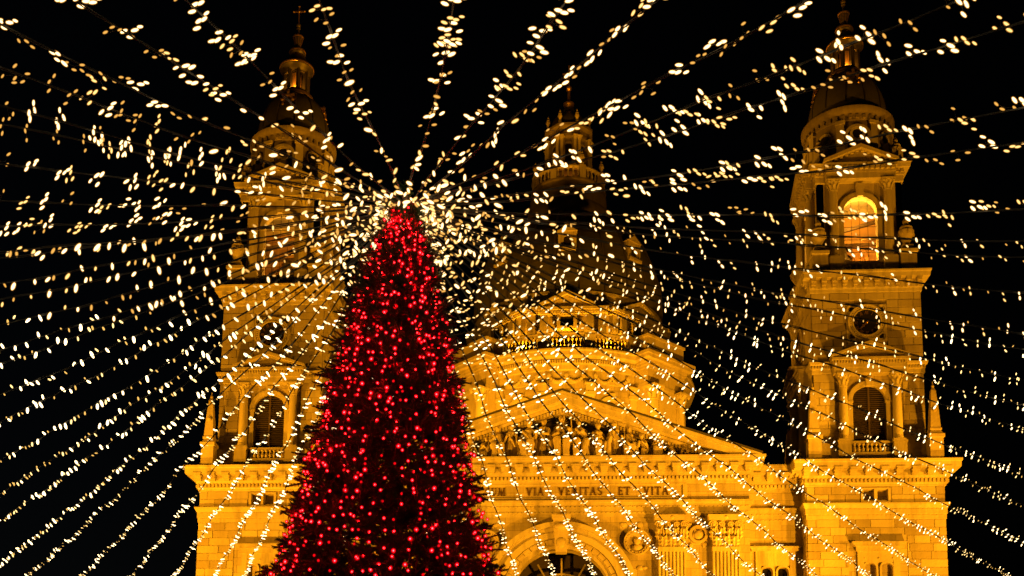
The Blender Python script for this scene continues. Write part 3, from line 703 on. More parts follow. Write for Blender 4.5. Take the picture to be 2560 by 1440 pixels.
for s in (-1, 1):                                             # medallions in the spandrels
    b = MB(); cx = s * 5.78
    b.arch_band(cx, 22.4, .72, .98, FY - .22, FY, a1=2 * math.pi, K=26); b.arch_band(cx, 22.4, .9, 1.02, FY - .3, FY - .18, a1=2 * math.pi, K=26)
    for k in range(18): b.ball((cx + .82 * math.cos(k * .349), FY - .22, 22.4 + .82 * math.sin(k * .349)), .07, 6, 4)
    b.ball((cx, FY - .08, 22.5), (.24, .2, .3), 10, 8); b.ball((cx, FY - .02, 22.02), (.48, .18, .3), 10, 7)
    b.build('medallion', CARVED, front, True); b = MB()
    for k in range(16):
        a = k * .9; b.ball((cx + s * rnd.uniform(-1.1, .9), FY - .02, 21.0 - rnd.uniform(0, 1.6) if k % 2 else 23.3 + rnd.uniform(0, .6)), (rnd.uniform(.1, .26), .1, rnd.uniform(.1, .22)), 7, 5)
    tag(b.build('relief_carving', CARVED, front, True), kind='stuff')
# giant pilasters with corinthian capitals
def pilaster(x):
    b = MB(); w = 1.0; pts = [(x - w, 0), (x - w, FY - .55)]
    poly = []
    nf = 7; fw = 2 * w / (nf * 1.45 + .45); gap = fw * .45; px_ = -w
    poly = [(-w, 0.0), (-w, -.55)]; px_ = -w + gap
    for k in range(nf):
        for j in range(6):
            a = math.pi * j / 5; poly.append((px_ + fw / 2 - fw / 2 * math.cos(a), -.55 + .11 * math.sin(a)))
        px_ += fw + gap
    poly += [(w, -.55), (w, 0.0)]
    n = len(poly)
    b.add([(x + p, FY + q, 0) for p, q in poly] + [(x + p, FY + q, 21.6) for p, q in poly], [tuple(range(n)), tuple(range(2 * n - 1, n - 1, -1))] + [(i, i + n, (i + 1) % n + n, (i + 1) % n) for i in range(n)])
    b.box(x - 1.04, x + 1.04, FY - .62, FY, 21.6, 21.95)
    b.build('pilaster', TRIM, front)
    b = MB(); b.prism([(x - .95, 21.95), (x + .95, 21.95), (x + 1.15, 24.0), (x - 1.15, 24.0)], FY - .5, FY)
    def leaf(lx, z, w_, h_, out):
        vs = []; fs = []
        K = 7
        for k in range(K + 1):
            t = k / K; ww = w_ * (math.sin(math.pi * (.18 + .72 * t)) ** .7) * (1 + .22 * math.cos(t * 22)); o = out * (t ** 3) * 1.1; zz = z + h_ * (t if t < .85 else .85 - (t - .85) * .9)
            vs += [(lx - ww, FY - .5 - o + .05, zz), (lx - ww * .45, FY - .6 - o, zz), (lx, FY - .53 - o, zz + .03), (lx + ww * .45, FY - .6 - o, zz), (lx + ww, FY - .5 - o + .05, zz)]
        for k in range(K):
            for j in range(4): fs.append((k * 5 + j, k * 5 + j + 1, k * 5 + 6 + j, k * 5 + 5 + j))
        b.add(vs, fs)
    for k in range(3): leaf(x - .66 + .66 * k, 21.95, .34, .95, .3)
    for k in range(4): leaf(x - .95 + .63 * k, 22.5, .3, 1.05, .34)
    for s in (-1, 1):
        for cx, rr in ((x + s * .95, .36), (x + s * .32, .24)):
            b.tube([(cx + rr * (1 - j / 26) * math.cos(j * .5) * s, FY - .72, 23.62 + rr * (1 - j / 26) * math.sin(j * .5)) for j in range(24)], .055, 5)
            b.ball((cx, FY - .72, 23.62), .09, 7, 5)
        b.tube([(x + s * .62, FY - .58, 22.7), (x + s * .66, FY - .66, 23.2), (x + s * .9, FY - .72, 23.9)], .07, 5)
    b.ball((x, FY - .78, 24.18), (.2, .14, .2), 8, 6)
    b.prism([(x - 1.3, 24.0), (x + 1.3, 24.0), (x + 1.36, 24.4), (x - 1.36, 24.4)], FY - .86, FY + .2)
    b.build('capital', CARVED, front, True)
for x in (-12.45, -8.4, 8.4, 12.45): pilaster(x)
for s in (-1, 1):                                             # relief trophies between the paired capitals
    b = MB(); cx = s * 10.42
    b.arch_band(cx, 23.0, .5, .72, FY - .25, FY, a1=2 * math.pi, K=20); b.ball((cx, FY - .05, 23.0), (.4, .2, .4), 10, 7)
    for k in range(22): b.ball((cx + rnd.uniform(-.9, .9), FY - .04, 22.1 + rnd.uniform(0, 2.0)), (rnd.uniform(.1, .2), .12, rnd.uniform(.1, .2)), 6, 4)
    b.build('relief_wreath', CARVED, front, True)
    b = MB(); b.box(s * 16.6 - 1.95, s * 16.6 + 1.95, 91.02, 91.5, 22.52, 22.64); b.prism([(s * 16.6 - 1.8, 22.3), (s * 16.6 + 1.8, 22.3), (s * 16.6 + 1.9, 22.52), (s * 16.6 - 1.9, 22.52)], 91.1, 91.5)
    b.box(s * 16.6 - 1.65, s * 16.6 + 1.65, 91.2, 91.5, 22.64, 22.78); b.box(s * 16.6 - 1.5, s * 16.6 - 1.1, 91.3, 91.5, 16, 22.3); b.box(s * 16.6 + 1.1, s * 16.6 + 1.5, 91.3, 91.5, 16, 22.3); b.box(s * 16.6 - 1.1, s * 16.6 + 1.1, 91.34, 91.5, 21.15, 22.3)
    for x in (s * 16.0, s * 17.2): b.arch_band(x, 20.65, .42, .55, 91.33, 91.5, zb=17)
    b.build('window_surround', TRIM, front)

# pediment
ped = MB()
AP = 34.25; HX = 15.0
ped.prism([(-15, 29.0), (15, 29.0), (0, 34.1)], FY + .92, 118)
pedo = ped.build('pediment', STONE, basilica)
b = MB(); b.prism([(-14.6, 29.0), (14.6, 29.0), (0, 34.0)], FY + .6, FY + .9); b.build('tympanum', DARK_SHADE, pedo)
sl = math.atan2(AP - 29.1, HX); L_ = math.hypot(AP - 29.1, HX)
for s in (-1, 1):
    b = MB()
    for d, u0, u1 in ((1.14, -.12, 0.0), (1.08, -.3, -.12), (1.0, -.72, -.3), (.3, -1.0, -.72), (.16, -1.3, -1.0), (.05, -1.45, -1.3)):
        cs = 1 / math.cos(sl)
        b.prism([(s * (HX + .14), 29.1 + u0 * cs - .05), (s * (HX + .14), 29.1 + u1 * cs - .05), (0, AP + u1 * cs), (0, AP + u0 * cs)] if u0 > -.8 else
                [(s * (HX - abs(u1) * cs / math.tan(sl) + .0), 29.02), (0, AP + u1 * cs), (0, AP + u0 * cs), (s * (HX - abs(u0) * cs / math.tan(sl)), 29.02)], FY - d, FY + .6)
    b.build('raking_cornice', TRIM, pedo)
    b = MB(); b.prism([(s * (HX + .2), 29.06), (s * (HX + .2), 29.2), (0, AP + .16), (0, AP + .01)], FY - 1.2, FY + 1.0); b.build('lead_flashing', ROOF, pedo)
    b = MB()
    n = 44
    for k in range(n):
        t = (k + .5) / n; x = s * (HX - 4.1) * (1 - t); z = AP - abs(x) * math.tan(sl) - 1.32 / math.cos(sl)
        b.prism([(x - .09, z), (x + .09, z), (x + .09, z + .26), (x - .09, z + .26)], FY - .3, FY + .1)
    tag(b.build('dentil_course', TRIM, pedo), kind='stuff')

def statue(x, h, pose, face, seed):
    r = random.Random(seed); b = MB(); k = h / 2.0; y = 0
    fx = face * .12 * k
    if pose == 'stand':
        b.tube([(0, 0, 0), (0, 0, .5 * k), (fx * .3, 0, .95 * k), (fx * .5, -.02, 1.25 * k), (fx * .6, -.02, 1.55 * k), (fx * .6, 0, 1.66 * k)], [.34 * k, .29 * k, .25 * k, .21 * k, .24 * k, .1 * k], 12)
        head = (fx * .9, -.05 * k, 1.84 * k); sh = 1.5 * k
        for j in range(9):
            a = r.uniform(math.pi, 2 * math.pi); b.tube([(.31 * k * math.cos(a), .31 * k * math.sin(a), .02), (.27 * k * math.cos(a + .2), .27 * k * math.sin(a + .2), .55 * k), (.2 * k * math.cos(a + .5), .2 * k * math.sin(a + .5), 1.05 * k)], [.05 * k, .045 * k, .03 * k], 5)
    elif pose == 'sit':
        b.box(-.36 * k, .36 * k, -.1 * k, .4 * k, 0, .62 * k)
        b.tube([(0, .1 * k, .6 * k), (fx, .05 * k, 1.0 * k), (fx, 0, 1.3 * k), (fx, 0, 1.42 * k)], [.3 * k, .24 * k, .25 * k, .1 * k], 12)
        for sx_ in (-1, 1):
            b.tube([(sx_ * .16 * k, .1 * k, .66 * k), (sx_ * .2 * k + fx, -.38 * k, .68 * k), (sx_ * .17 * k + fx * 1.5, -.36 * k, .3 * k), (sx_ * .17 * k + fx * 1.5, -.4 * k, 0.04)], [.19 * k, .17 * k, .13 * k, .12 * k], 9)
        for j in range(6):
            u = r.uniform(-.2, .2) * k; b.tube([(u + fx, -.46 * k, .7 * k), (u * 1.2 + fx, -.44 * k, .35 * k), (u * 1.6 + fx, -.46 * k, .02)], .05 * k, 5)
        head = (fx * 1.2, -.06 * k, 1.6 * k); sh = 1.26 * k
    else:                                                     # kneeling, leaning towards the middle
        b.tube([(-face * .35 * k, 0, .12 * k), (-face * .1 * k, 0, .3 * k), (face * .05 * k, 0, .62 * k), (face * .22 * k, -.02, .95 * k), (face * .28 * k, -.02, 1.08 * k)], [.2 * k, .3 * k, .24 * k, .22 * k, .1 * k], 12)
        b.tube([(face * .02 * k, -.12 * k, .3 * k), (face * .35 * k, -.2 * k, .42 * k), (face * .36 * k, -.2 * k, .05 * k)], [.17 * k, .15 * k, .12 * k], 8)
        for j in range(6): b.tube([(-face * r.uniform(.1, .5) * k, -.25 * k, .05 * k), (face * .05 * k, -.24 * k, .7 * k)], .045 * k, 5)
        head = (face * .36 * k, -.06 * k, 1.26 * k); sh = .92 * k
    cx0 = head[0] * .8
    for sx_ in (-1, 1):                                       # arms with hands
        rx = sx_ * .26 * k + cx0; reach = r.choice((0, 1, 2)) if pose != 'kneel' else 1
        el = (rx + sx_ * .1 * k, -.12 * k, sh - .34 * k)
        ha = [(rx - sx_ * .1 * k, -.36 * k, sh - .3 * k), (rx + face * .22 * k, -.34 * k, sh - .12 * k), (rx + sx_ * .16 * k, -.3 * k, sh - .6 * k)][reach]
        b.tube([(rx * .9 + cx0 * .1, 0, sh), el, ha], [.11 * k, .085 * k, .06 * k], 7); b.ball(ha, (.065 * k, .05 * k, .08 * k), 7, 5)
    b.tube([(head[0] * .9, 0, head[2] - .24 * k), head], .07 * k, 7)
    b.ball(head, (.115 * k, .135 * k, .155 * k), 10, 8); b.ball((head[0] + face * .02 * k, head[1] - .13 * k, head[2] - .01 * k), (.022 * k, .03 * k, .035 * k), 6, 4)
    b.ball((head[0], head[1] + .04 * k, head[2] + .05 * k), (.135 * k, .13 * k, .14 * k), 10, 7)
    b.tube([(cx0 - .2 * k, .12 * k, sh + .02 * k), (cx0 - r.uniform(.28, .45) * k, .14 * k, sh * .55), (-r.uniform(.3, .55) * k, .1 * k, .03)], [.1 * k, .16 * k, .2 * k], 8)
    b.tube([(cx0 + .2 * k, .12 * k, sh + .02 * k), (cx0 + r.uniform(.28, .45) * k, .14 * k, sh * .55), (r.uniform(.3, .6) * k, .1 * k, .03)], [.1 * k, .15 * k, .18 * k], 8)
    b.tube([(cx0 - .22 * k, -.2 * k, sh), (cx0 + .1 * k, -.3 * k, sh * .72), (cx0 + .3 * k, -.26 * k, sh * .42)], [.07 * k, .06 * k, .05 * k], 6)
    if r.random() < .45: u = r.choice((-1, 1)) * .42 * k; b.tube([(u, -.3 * k, 0), (u * .8 + cx0, -.32 * k, head[2] + .25 * k)], .03 * k, 5)
    o = b.build('statue', CARVED, pedo, True, loc=(x, FY - .2, 29.02), rz=-face * r.uniform(.1, .8) + r.uniform(-.25, .25))
    m = o.modifiers.new('skin', 'REMESH'); m.mode = 'VOXEL'; m.voxel_size = .045; m.use_smooth_shade = True
    return o
figs = [(0, 3.6, 'sit', 0), (-1.5, 2.9, 'stand', 1), (1.55, 3.3, 'sit', -1), (-2.75, 3.2, 'sit', 1), (2.95, 2.9, 'sit', -1), (-4.0, 2.5, 'stand', 1), (4.15, 2.6, 'stand', -1), (-5.2, 2.8, 'sit', 1), (5.35, 2.6, 'sit', -1),
        (-6.3, 2.3, 'kneel', 1), (6.45, 2.4, 'kneel', -1), (-7.3, 2.1, 'sit', 1), (7.5, 2.0, 'sit', -1), (-8.4, 1.7, 'kneel', 1), (8.5, 1.7, 'kneel', -1), (-9.5, 1.3, 'kneel', 1), (9.6, 1.3, 'kneel', -1)]
for i, (x, h, p, f_) in enumerate(figs): statue(x, h * 1.1, p, f_ or 0.01, 20 + i)
b = MB()
for k in range(16):
    a = 2 * math.pi * k / 16; b.prism([(.34 * math.cos(a - .1), 31.95 + .34 * math.sin(a - .1)), (.62 * math.cos(a), 31.95 + .62 * math.sin(a)), (.34 * math.cos(a + .1), 31.95 + .34 * math.sin(a + .1))], FY + .2, FY + .26)
b.arch_band(0, 31.95, .26, .36, FY + .18, FY + .28, a1=2 * math.pi, K=20); b.build('halo', CARVED, pedo)

# nave behind the front
b = MB(); b.box(-19, 19, 94.2, 150, 0, 27.0); b.box(-8, 8, FY + 6.7, 94, 0, 27)
b.prism([(-19.4, 27.0), (19.4, 27.0), (15, 29.0), (-15, 29.0)], 100.5, 150)
b.build('nave', ROOF, basilica)

# ------------------------------------------------------------------ drum and dome
def ringp(prof, seg=72): q = MB(); q.lathe(prof, seg=seg); return q
D_ = ringp([(13.2, 28.0), (13.2, 50.6), (11.0, 52.5), (11.0, 55)])
fac = (-63, -42 - 0, -21, 0, 21, 63) 
for a in (-21, 0, 21, 69, -69, 90, -90):
    st = len(D_.v); D_.slab(-2.62, 2.62, 34, 48.6, [(0, 1.35, 38, 45.6, True)], -14.0, -13.1); D_.spin(R(a), st)
drum = D_.build('drum', ASHLAR, basilica, loc=(0, DY, 0))
for a in (-21, 0, 21, 69, -69):
    b = MB(); b.box(-1.4, 1.4, -13.32, -13.28, 38, 47); b.build('window_pane', GLASS, drum, rz=R(a))
    b = MB(); b.arch_band(0, 45.6, 1.35, 1.72, -14.2, -13.8, zb=38); b.prism([(-.2, 46.85), (.2, 46.85), (.3, 47.6), (-.3, 47.6)], -14.35, -13.8)
    b.build('window_arch', TRIM, drum, rz=R(a))
    b = MB()                                                   # garland of fruit under the cornice
    for k in range(17):
        t = k / 16; x = -1.9 + 3.8 * t; z = 49.35 - .55 * abs(math.sin(2 * math.pi * t)); b.ball((x, -14.05, z), (.2, .16, .2), 7, 5)
    for x in (-1.9, 0, 1.9): b.ball((x, -14.05, 49.5), (.24, .16, .34), 8, 6)
    b.build('garland', CARVED, drum, True, rz=R(a))
for a in (-31.5, -10.5, 10.5, 31.5):
    b = MB(); b.box(-.48, .48, -14.35, -13.4, 34, 47.2); b.box(-.58, .58, -14.5, -13.4, 47.2, 47.6); b.box(-.46, .46, -14.42, -13.4, 47.6, 48.5); b.box(-.62, .62, -14.55, -13.4, 48.45, 48.6)
    b.build('pilaster', TRIM, drum, rz=R(a))
def corner_block(a):
    b = MB(); b.box(-3, 3, -15.6, -11, 28, 48.6); b.box(-3.05, 3.05, -15.7, -11, 48.6, 49.0); b.box(-3, 3, -15.6, -11, 49, 50.6)
    for d, z0, z1 in ((.1, 50.6, 50.9), (.25, 50.9, 51.2), (.35, 51.2, 51.5), (.85, 51.5, 51.9), (1.0, 51.9, 52.25), (.1, 52.25, 52.7), (.05, 52.7, 54.2), (.2, 54.2, 54.5)):
        b.box(-3 - d, 3 + d, -15.6 - d, -11, z0, z1)
    b.build('corner_pier', STONE, drum, rz=a)
    for x in (-2.2, 2.2): link('column', COLD, drum, Matrix.Rotation(a, 3, 'Z') @ Vector((x, -15.75, 36)), a)
COLD = column_mesh(12.6, .62)
for a in (45, -45, 135, -135): corner_block(R(a))
b = MB()
b.lathe([(13.9, 48.5), (14.1, 48.6), (14.1, 49.0), (13.95, 49.05), (13.95, 50.1), (14.1, 50.2), (14.15, 50.7), (14.4, 51.0), (14.5, 51.3), (15.1, 51.45), (15.15, 51.9), (15.3, 52.0), (15.3, 52.2), (14.3, 52.35), (14.2, 52.75), (13.0, 52.8)], seg=96)
b.build('cornice', TRIM, drum)
b = MB()
for k in range(150):
    a = R(-80 + 160 * k / 149); st = len(b.v); b.box(-.09, .09, -14.62, -14.3, 50.75, 51.1); b.spin(a, st)
tag(b.build('dentil_course', TRIM, drum), kind='stuff')
b = MB(); b.lathe([(13.75, 54.2), (14.25, 54.2), (14.3, 54.35), (14.25, 54.5), (13.75, 54.5), (13.75, 54.2)], seg=96); b.build('balustrade_rail', TRIM, drum)
BALD = baluster_mesh(1.45, .22)
for k in range(-18, 19):
    a = 1.78 * k
    if min(abs(a - c) for c in (-31.5, -10.5, 10.5, 31.5)) < 1.6: continue
    if abs(a) > 34: continue
    link('baluster', BALD, drum, (14.0 * math.sin(R(a)), -14.0 * math.cos(R(a)), 52.75))
for s in (-1, 1):
    for k in range(8):
        link('baluster', BALD, drum, Matrix.Rotation(R(57 * s), 3, 'Z') @ Vector((s * (1.2 + .55 * k), -14.0, 52.75)))
for a in (-31.5, -10.5, 10.5, 31.5):
    b = MB(); b.box(-.6, .6, -14.35, -13.65, 52.7, 54.2); b.box(-.7, .7, -14.45, -13.55, 54.5, 54.62); b.build('pedestal', TRIM, drum, rz=R(a))
for a in (57, -57, 39, -39):
    link('urn', urn_mesh(1.7, .45) if False else URN_S, drum, (14.6 * math.sin(R(a)), -14.6 * math.cos(R(a)), 54.5), 0, (.7, .7, .65)) if False else None
# attic with gables
b = MB(); oc = [(11.7, 52.5), (11.7, 57.9)]
b.lathe([(12.3, 52.6), (12.3, 54.9), (12.15, 55.0), (12.0, 55.2)], seg=8, a0=R(22.5), a1=R(22.5) + 2 * math.pi)
b.lathe([(12.0, 55.0), (12.0, 58.0)], seg=8, a0=R(22.5), a1=R(22.5) + 2 * math.pi)
attic = b.build('dome_attic', ASHLAR, drum)
for a in (0, 45, -45, 90, -90):
    b = MB()
    for x in (-4.0, -2.6, 2.6, 4.0): b.box(x - .45, x + .45, -11.75, -11.0, 55.0, 57.6)
    b.box(-4.6, 4.6, -11.95, -11.0, 57.6, 58.0); b.box(-4.75, 4.75, -12.15, -11.0, 58.0, 58.35); dentils(b, -4.6, 4.6, -11.95, 57.75, 57.98, .3, .16, .12)
    b.slab(-1.15, 1.15, 55.9, 58.0, [(0, .75, 56.2, 57.5, False)], -11.8, -11.0)
    b.prism([(-2.9, 58.35), (2.9, 58.35), (0, 59.8)], -11.8, -10.2)
    for s in (-1, 1): b.prism([(s * 3.2, 58.36), (s * 3.15, 58.75), (0, 60.3), (0, 59.85)], -12.2, -10.0)
    b.build('gable', TRIM, drum, rz=R(a))
    b = MB(); b.box(-.75, .75, -11.35, -11.3, 56.2, 57.5); b.build('window_pane', GLASS, drum, rz=R(a))
b = MB(); b.lathe([(11.6, 58.3), (11.6, 58.8), (11.4, 59.0), (11.35, 60.2), (11.5, 60.3), (11.5, 60.6), (11.3, 60.8)], seg=72); b.build('dome_base_ring', STONE, drum)
# dome proper, laid in courses
def dome_r(t): 
    P = [(11.35, 60.8), (11.36, 62.3), (11.1, 65.15), (9.84, 69.09), (7.89, 71.8), (4.9, 73.8)]
    return P
prof = []
pts = dome_r(0)
def cat(p0, p1, p2, p3, t):
    return tuple(.5 * (2 * b_ + (c - a) * t + (2 * a - 5 * b_ + 4 * c - d) * t * t + (3 * b_ - a - 3 * c + d) * t ** 3) for a, b_, c, d in zip(p0, p1, p2, p3))
dense = []
for i in range(len(pts) - 1):
    p0 = pts[max(i - 1, 0)]; p3 = pts[min(i + 2, len(pts) - 1)]
    for k in range(5): dense.append(cat(p0, pts[i], pts[i + 1], p3, k / 5))
dense.append(pts[-1])
for i, (r, z) in enumerate(dense):
    prof.append((r, z))
    if i < len(dense) - 1: r2, z2 = dense[i + 1]; prof.append((r + (r2 - r) * .94 + .0, z + (z2 - z) * .94)); prof.append((r + (r2 - r) * .95 - .07, z + (z2 - z) * .95))
b = MB(); b.lathe(prof, seg=96); dome = b.build('dome', DOMEM, basilica, loc=(0, DY, 0))
for k in range(24):
    a = 2 * math.pi * (k + .5) / 24; b = MB(); b.tube([((r + .05) * math.cos(a), (r + .05) * math.sin(a), z) for r, z in dense], .16, 5); b.build('dome_rib', COPPER, dome)
for a in (0, 45, -45):
    b = MB(); b.box(-1.0, 1.0, -11.3, -8.8, 65.6, 65.9); b.slab(-.8, .8, 65.9, 68.0, [(0, .42, 66.3, 67.2, True)], -10.9, -8.8); b.prism([(-1.15, 68.0), (1.15, 68.0), (0, 68.8)], -11.1, -8.4); b.ball((0, -10.9, 69.0), (.16, .16, .3), 8, 6)
    b.box(-1.05, -.75, -11.0, -8.8, 65.9, 68.0); b.box(.75, 1.05, -11.0, -8.8, 65.9, 68.0); b.box(-.45, .45, -9.6, -9.5, 66.2, 67.7, 1)
    b.build('dormer', [STONE, BLACK], dome, rz=R(a))
b = MB(); b.lathe([(4.7, 73.5), (5.2, 74.1), (5.3, 74.6), (5.1, 75.3), (4.8, 75.6), (4.75, 77.2), (4.6, 77.4), (4.55, 78.0), (4.7, 78.15), (4.7, 78.35), (2.6, 78.4)], seg=56); b.build('lantern_base', SHADED, dome, True)
BALT = baluster_mesh(1.35, .16)
b = MB(); b.lathe([(4.2, 79.7), (4.55, 79.7), (4.6, 79.85), (4.55, 80.0), (4.2, 80.0), (4.2, 79.7)], seg=56); b.build('balustrade_rail', TRIM, dome)
for k in range(44):
    a = 2 * math.pi * k / 44
    if math.sin(a) < .45: link('baluster', BALT, dome, (4.38 * math.cos(a), 4.38 * math.sin(a), 78.36))
for k in range(8):
    a = 2 * math.pi * (k + .5) / 8
    if math.sin(a) > .5: continue
    b = MB(); b.box(-.4, .4, -4.7, -4.1, 78.36, 80.05); b.build('pedestal', TRIM, dome, rz=a + math.pi / 2)
    link('urn', URN_S, dome, (4.4 * math.cos(a), 4.4 * math.sin(a), 80.05), 0, (.6, .6, .75))
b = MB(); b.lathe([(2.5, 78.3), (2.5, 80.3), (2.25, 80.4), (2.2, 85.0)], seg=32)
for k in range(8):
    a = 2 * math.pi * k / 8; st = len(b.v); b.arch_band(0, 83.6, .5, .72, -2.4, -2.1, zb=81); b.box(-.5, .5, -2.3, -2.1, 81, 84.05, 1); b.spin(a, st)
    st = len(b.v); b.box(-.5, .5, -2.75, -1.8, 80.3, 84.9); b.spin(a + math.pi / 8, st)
b.build('lantern', [SHADED, BLACK], dome)
COLT = column_mesh(4.6, .22)
for k in range(8):
    a = math.pi / 8 + 2 * math.pi * k / 8
    if math.sin(a - math.pi / 2) > .6: continue
    for dx in (-.28, .28): link('column', COLT, dome, Matrix.Rotation(a, 3, 'Z') @ Vector((dx, -2.85, 80.3)), a)
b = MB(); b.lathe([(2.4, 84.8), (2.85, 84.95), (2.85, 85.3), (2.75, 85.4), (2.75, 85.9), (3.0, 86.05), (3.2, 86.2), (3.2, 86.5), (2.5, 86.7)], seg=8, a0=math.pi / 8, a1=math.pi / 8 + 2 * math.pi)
b.build('lantern_cornice', SHADED, dome)
for k in range(8):
    a = 2 * math.pi * (k + .5) / 8
    if math.sin(a) < .5: link('urn', URN_S, dome, (2.75 * math.cos(a), 2.75 * math.sin(a), 86.6), 0, (.5, .5, .75))
b = MB(); b.lathe([(2.3, 86.6), (2.35, 87.0), (2.2, 87.8), (1.8, 88.6), (1.2, 89.2), (.8, 89.4), (.7, 90.0), (.5, 90.1)], seg=24); b.build('lantern_dome', DOMEM, dome, True)
b = MB(); b.lathe([(.3, 90.0), (.34, 90.3), (.7, 90.6), (.72, 90.8), (.5, 90.95), (.22, 91.1), (.16, 92.6), (.3, 92.7)], seg=20); b.ball((0, 0, 93.0), .36, 14, 10)
b.build('finial', GOLD, dome, True)
b = MB(); b.box(-.08, .08, -.08, .08, 93.2, 96.1); b.box(-.8, .8, -.08, .08, 94.9, 95.06); b.build('cross', GOLD, dome)
bulb_light('dome_lantern_lamp', (0, DY - 3.6, 79.2), 30, (1, .30, .02), .1)

# ------------------------------------------------------------------ fir tree
TX, TY = -1.30, 15.0
PROF = [(10.45, .015), (9.95, .06), (9.7, .15), (9.46, .25), (8.9, .42), (8.3, .58), (7.17, .84), (6.07, 1.09), (4.77, 1.41), (3.2, 1.85), (1.6, 2.2), (1.1, 2.1)]
def tree_r(z):
    for (z0, r0), (z1, r1) in zip(PROF, PROF[1:]):
        if z <= z0 and z >= z1: return r0 + (r1 - r0) * (z0 - z) / (z0 - z1)
    return .02 if z > 10 else 2.1
def tree_x(z): return TX + .05 * (z - 8.0) / 2.0
tree = tag(empty('christmas_tree', (TX, TY, 0)), 'tall fir tree hung with red lights in front of the church', 'tree')
b = MB(); b.tube([(0, 0, 0), (0, 0, 3), (.06, 0, 7), (.1, 0, 10.2)], [.2, .16, .08, .02], 10); b.build('trunk', BARK, tree)
def spray(seed, full=True):
    r = random.Random(seed); b = MB()
    def shoot(p, d, ln, nn):
        d = d.normalized(); side = d.orthogonal().normalized(); w = d.cross(side)
        e = p + d * ln; b.tube([p, e], [.014, .008], 4, 0, False)
        for k in range(nn):
            t = (k + r.random()) / nn; a = r.uniform(0, 2 * math.pi); o = (side * math.cos(a) + w * math.sin(a))
            q = p + d * (ln * t); tip = q + (o * .8 + d * .75).normalized() * r.uniform(.036, .052); wv = d.cross(o) * .0072
            b.add([q - wv, q + wv, tip], [(0, 1, 2)])
        for k in range(7):
            a = r.uniform(0, 6.28); o = side * math.cos(a) + w * math.sin(a); tip = e + (d + o * .5).normalized() * .04; wv = d.cross(o) * .007
            b.add([e - wv, e + wv, tip], [(0, 1, 2)])
    L0 = .34
    shoot(Vector((0, 0, 0)), Vector((1, 0, .12)), L0, 84 if full else 26)
    for k in range(6 if full else 4):
        t = .12 + .75 * k / 6; s = -1 if k % 2 else 1; an = R(r.uniform(35, 55)) * s
        shoot(Vector((L0 * t, 0, .12 * L0 * t)), Vector((math.cos(an), math.sin(an), r.uniform(-.05, .3))), r.uniform(.1, .17) * (1.1 - .4 * t), 44 if full else 14)
    return b
SPR = [spray(i) for i in range(4)]; SPR_ME = [s.mesh('branch', NEEDLE) for s in SPR]; LOW = [spray(10 + i, False) for i in range(3)]
crown = MB(); nb = 0
br = random.Random(3); spots = []
z = 10.25
for i in range(2500):
    u = br.random(); z = 1.2 + 9.1 * (1 - u ** .62) if False else None
    # even over the surface of the cone
    while True:
        z = br.uniform(1.2, 10.25)
        if br.random() * 2.3 < tree_r(z) + .12: break
    a = br.uniform(0, 2 * math.pi); spots.append((z, a, br.uniform(.72, 1.06), br.random()))
front_spots = [s for s in spots if math.sin(s[1]) < .12 and s[0] > 4.3]
front_spots.sort(key=lambda s: -s[2]); chosen = set(id(s) for s in front_spots[:295])
for s in spots:
    z, a, d, q = s; rr = tree_r(z); k = rr * d - .26 * (.6 + .4 * min(1, rr))
    c, sn = math.cos(a), math.sin(a); pit = R(br.uniform(-30, 28) + (25 if z > 9.6 else 0)); sc_ = br.uniform(.8, 1.3) * (.72 if z > 9.3 else 1)
    p = Vector((tree_x(z) - TX + k * c, k * sn, z - br.uniform(.0, .1))); roll = br.uniform(-.9, .9); ya = a + br.uniform(-.45, .45)
    M = Matrix.Translation(p) @ Euler((0, 0, ya)).to_matrix().to_4x4() @ Euler((0, -pit, 0)).to_matrix().to_4x4() @ Euler((roll, 0, 0)).to_matrix().to_4x4() @ Matrix.Scale(sc_, 4)
    if id(s) in chosen:
        o = bpy.data.objects.new('branch', SPR_ME[nb % 4]); C.objects.link(o); o.parent = tree; o.matrix_local = M; nb += 1
    else:
        S_ = SPR[nb % 4] if (sn < .2 and z > 4.2) else LOW[int(q * 3) % 3]; nb += 1
        crown.add([M @ Vector(v) for v in S_.v], S_.f)
    if q < .3 and k > .2: crown.tube([(tree_x(z) - TX, 0, z - k * .25), (p.x, p.y, p.z)], [.018, .008], 4, 1, False)
for i in range(1500):                                          # inner growth that closes the crown
    z = br.uniform(1.3, 10.0); a = br.uniform(0, 6.283); rr = tree_r(z) * math.sqrt(br.uniform(.05, .72)); S_ = LOW[i % 3]
    M = Matrix.Translation((tree_x(z) - TX + rr * math.cos(a), rr * math.sin(a), z)) @ Euler((br.uniform(-1, 1), br.uniform(-.6, .6), a + br.uniform(-1, 1))).to_matrix().to_4x4() @ Matrix.Scale(1.35 * min(1, .45 + rr), 4)
    crown.add([M @ Vector(v) for v in S_.v], S_.f)
me = bpy.data.meshes.new('crown'); me.from_pydata(crown.v, [], crown.f); me.materials.append(NEEDLE); me.materials.append(BARK); me.polygons.foreach_set('material_index', crown.m)
tag(link('crown', me, tree), kind='stuff')

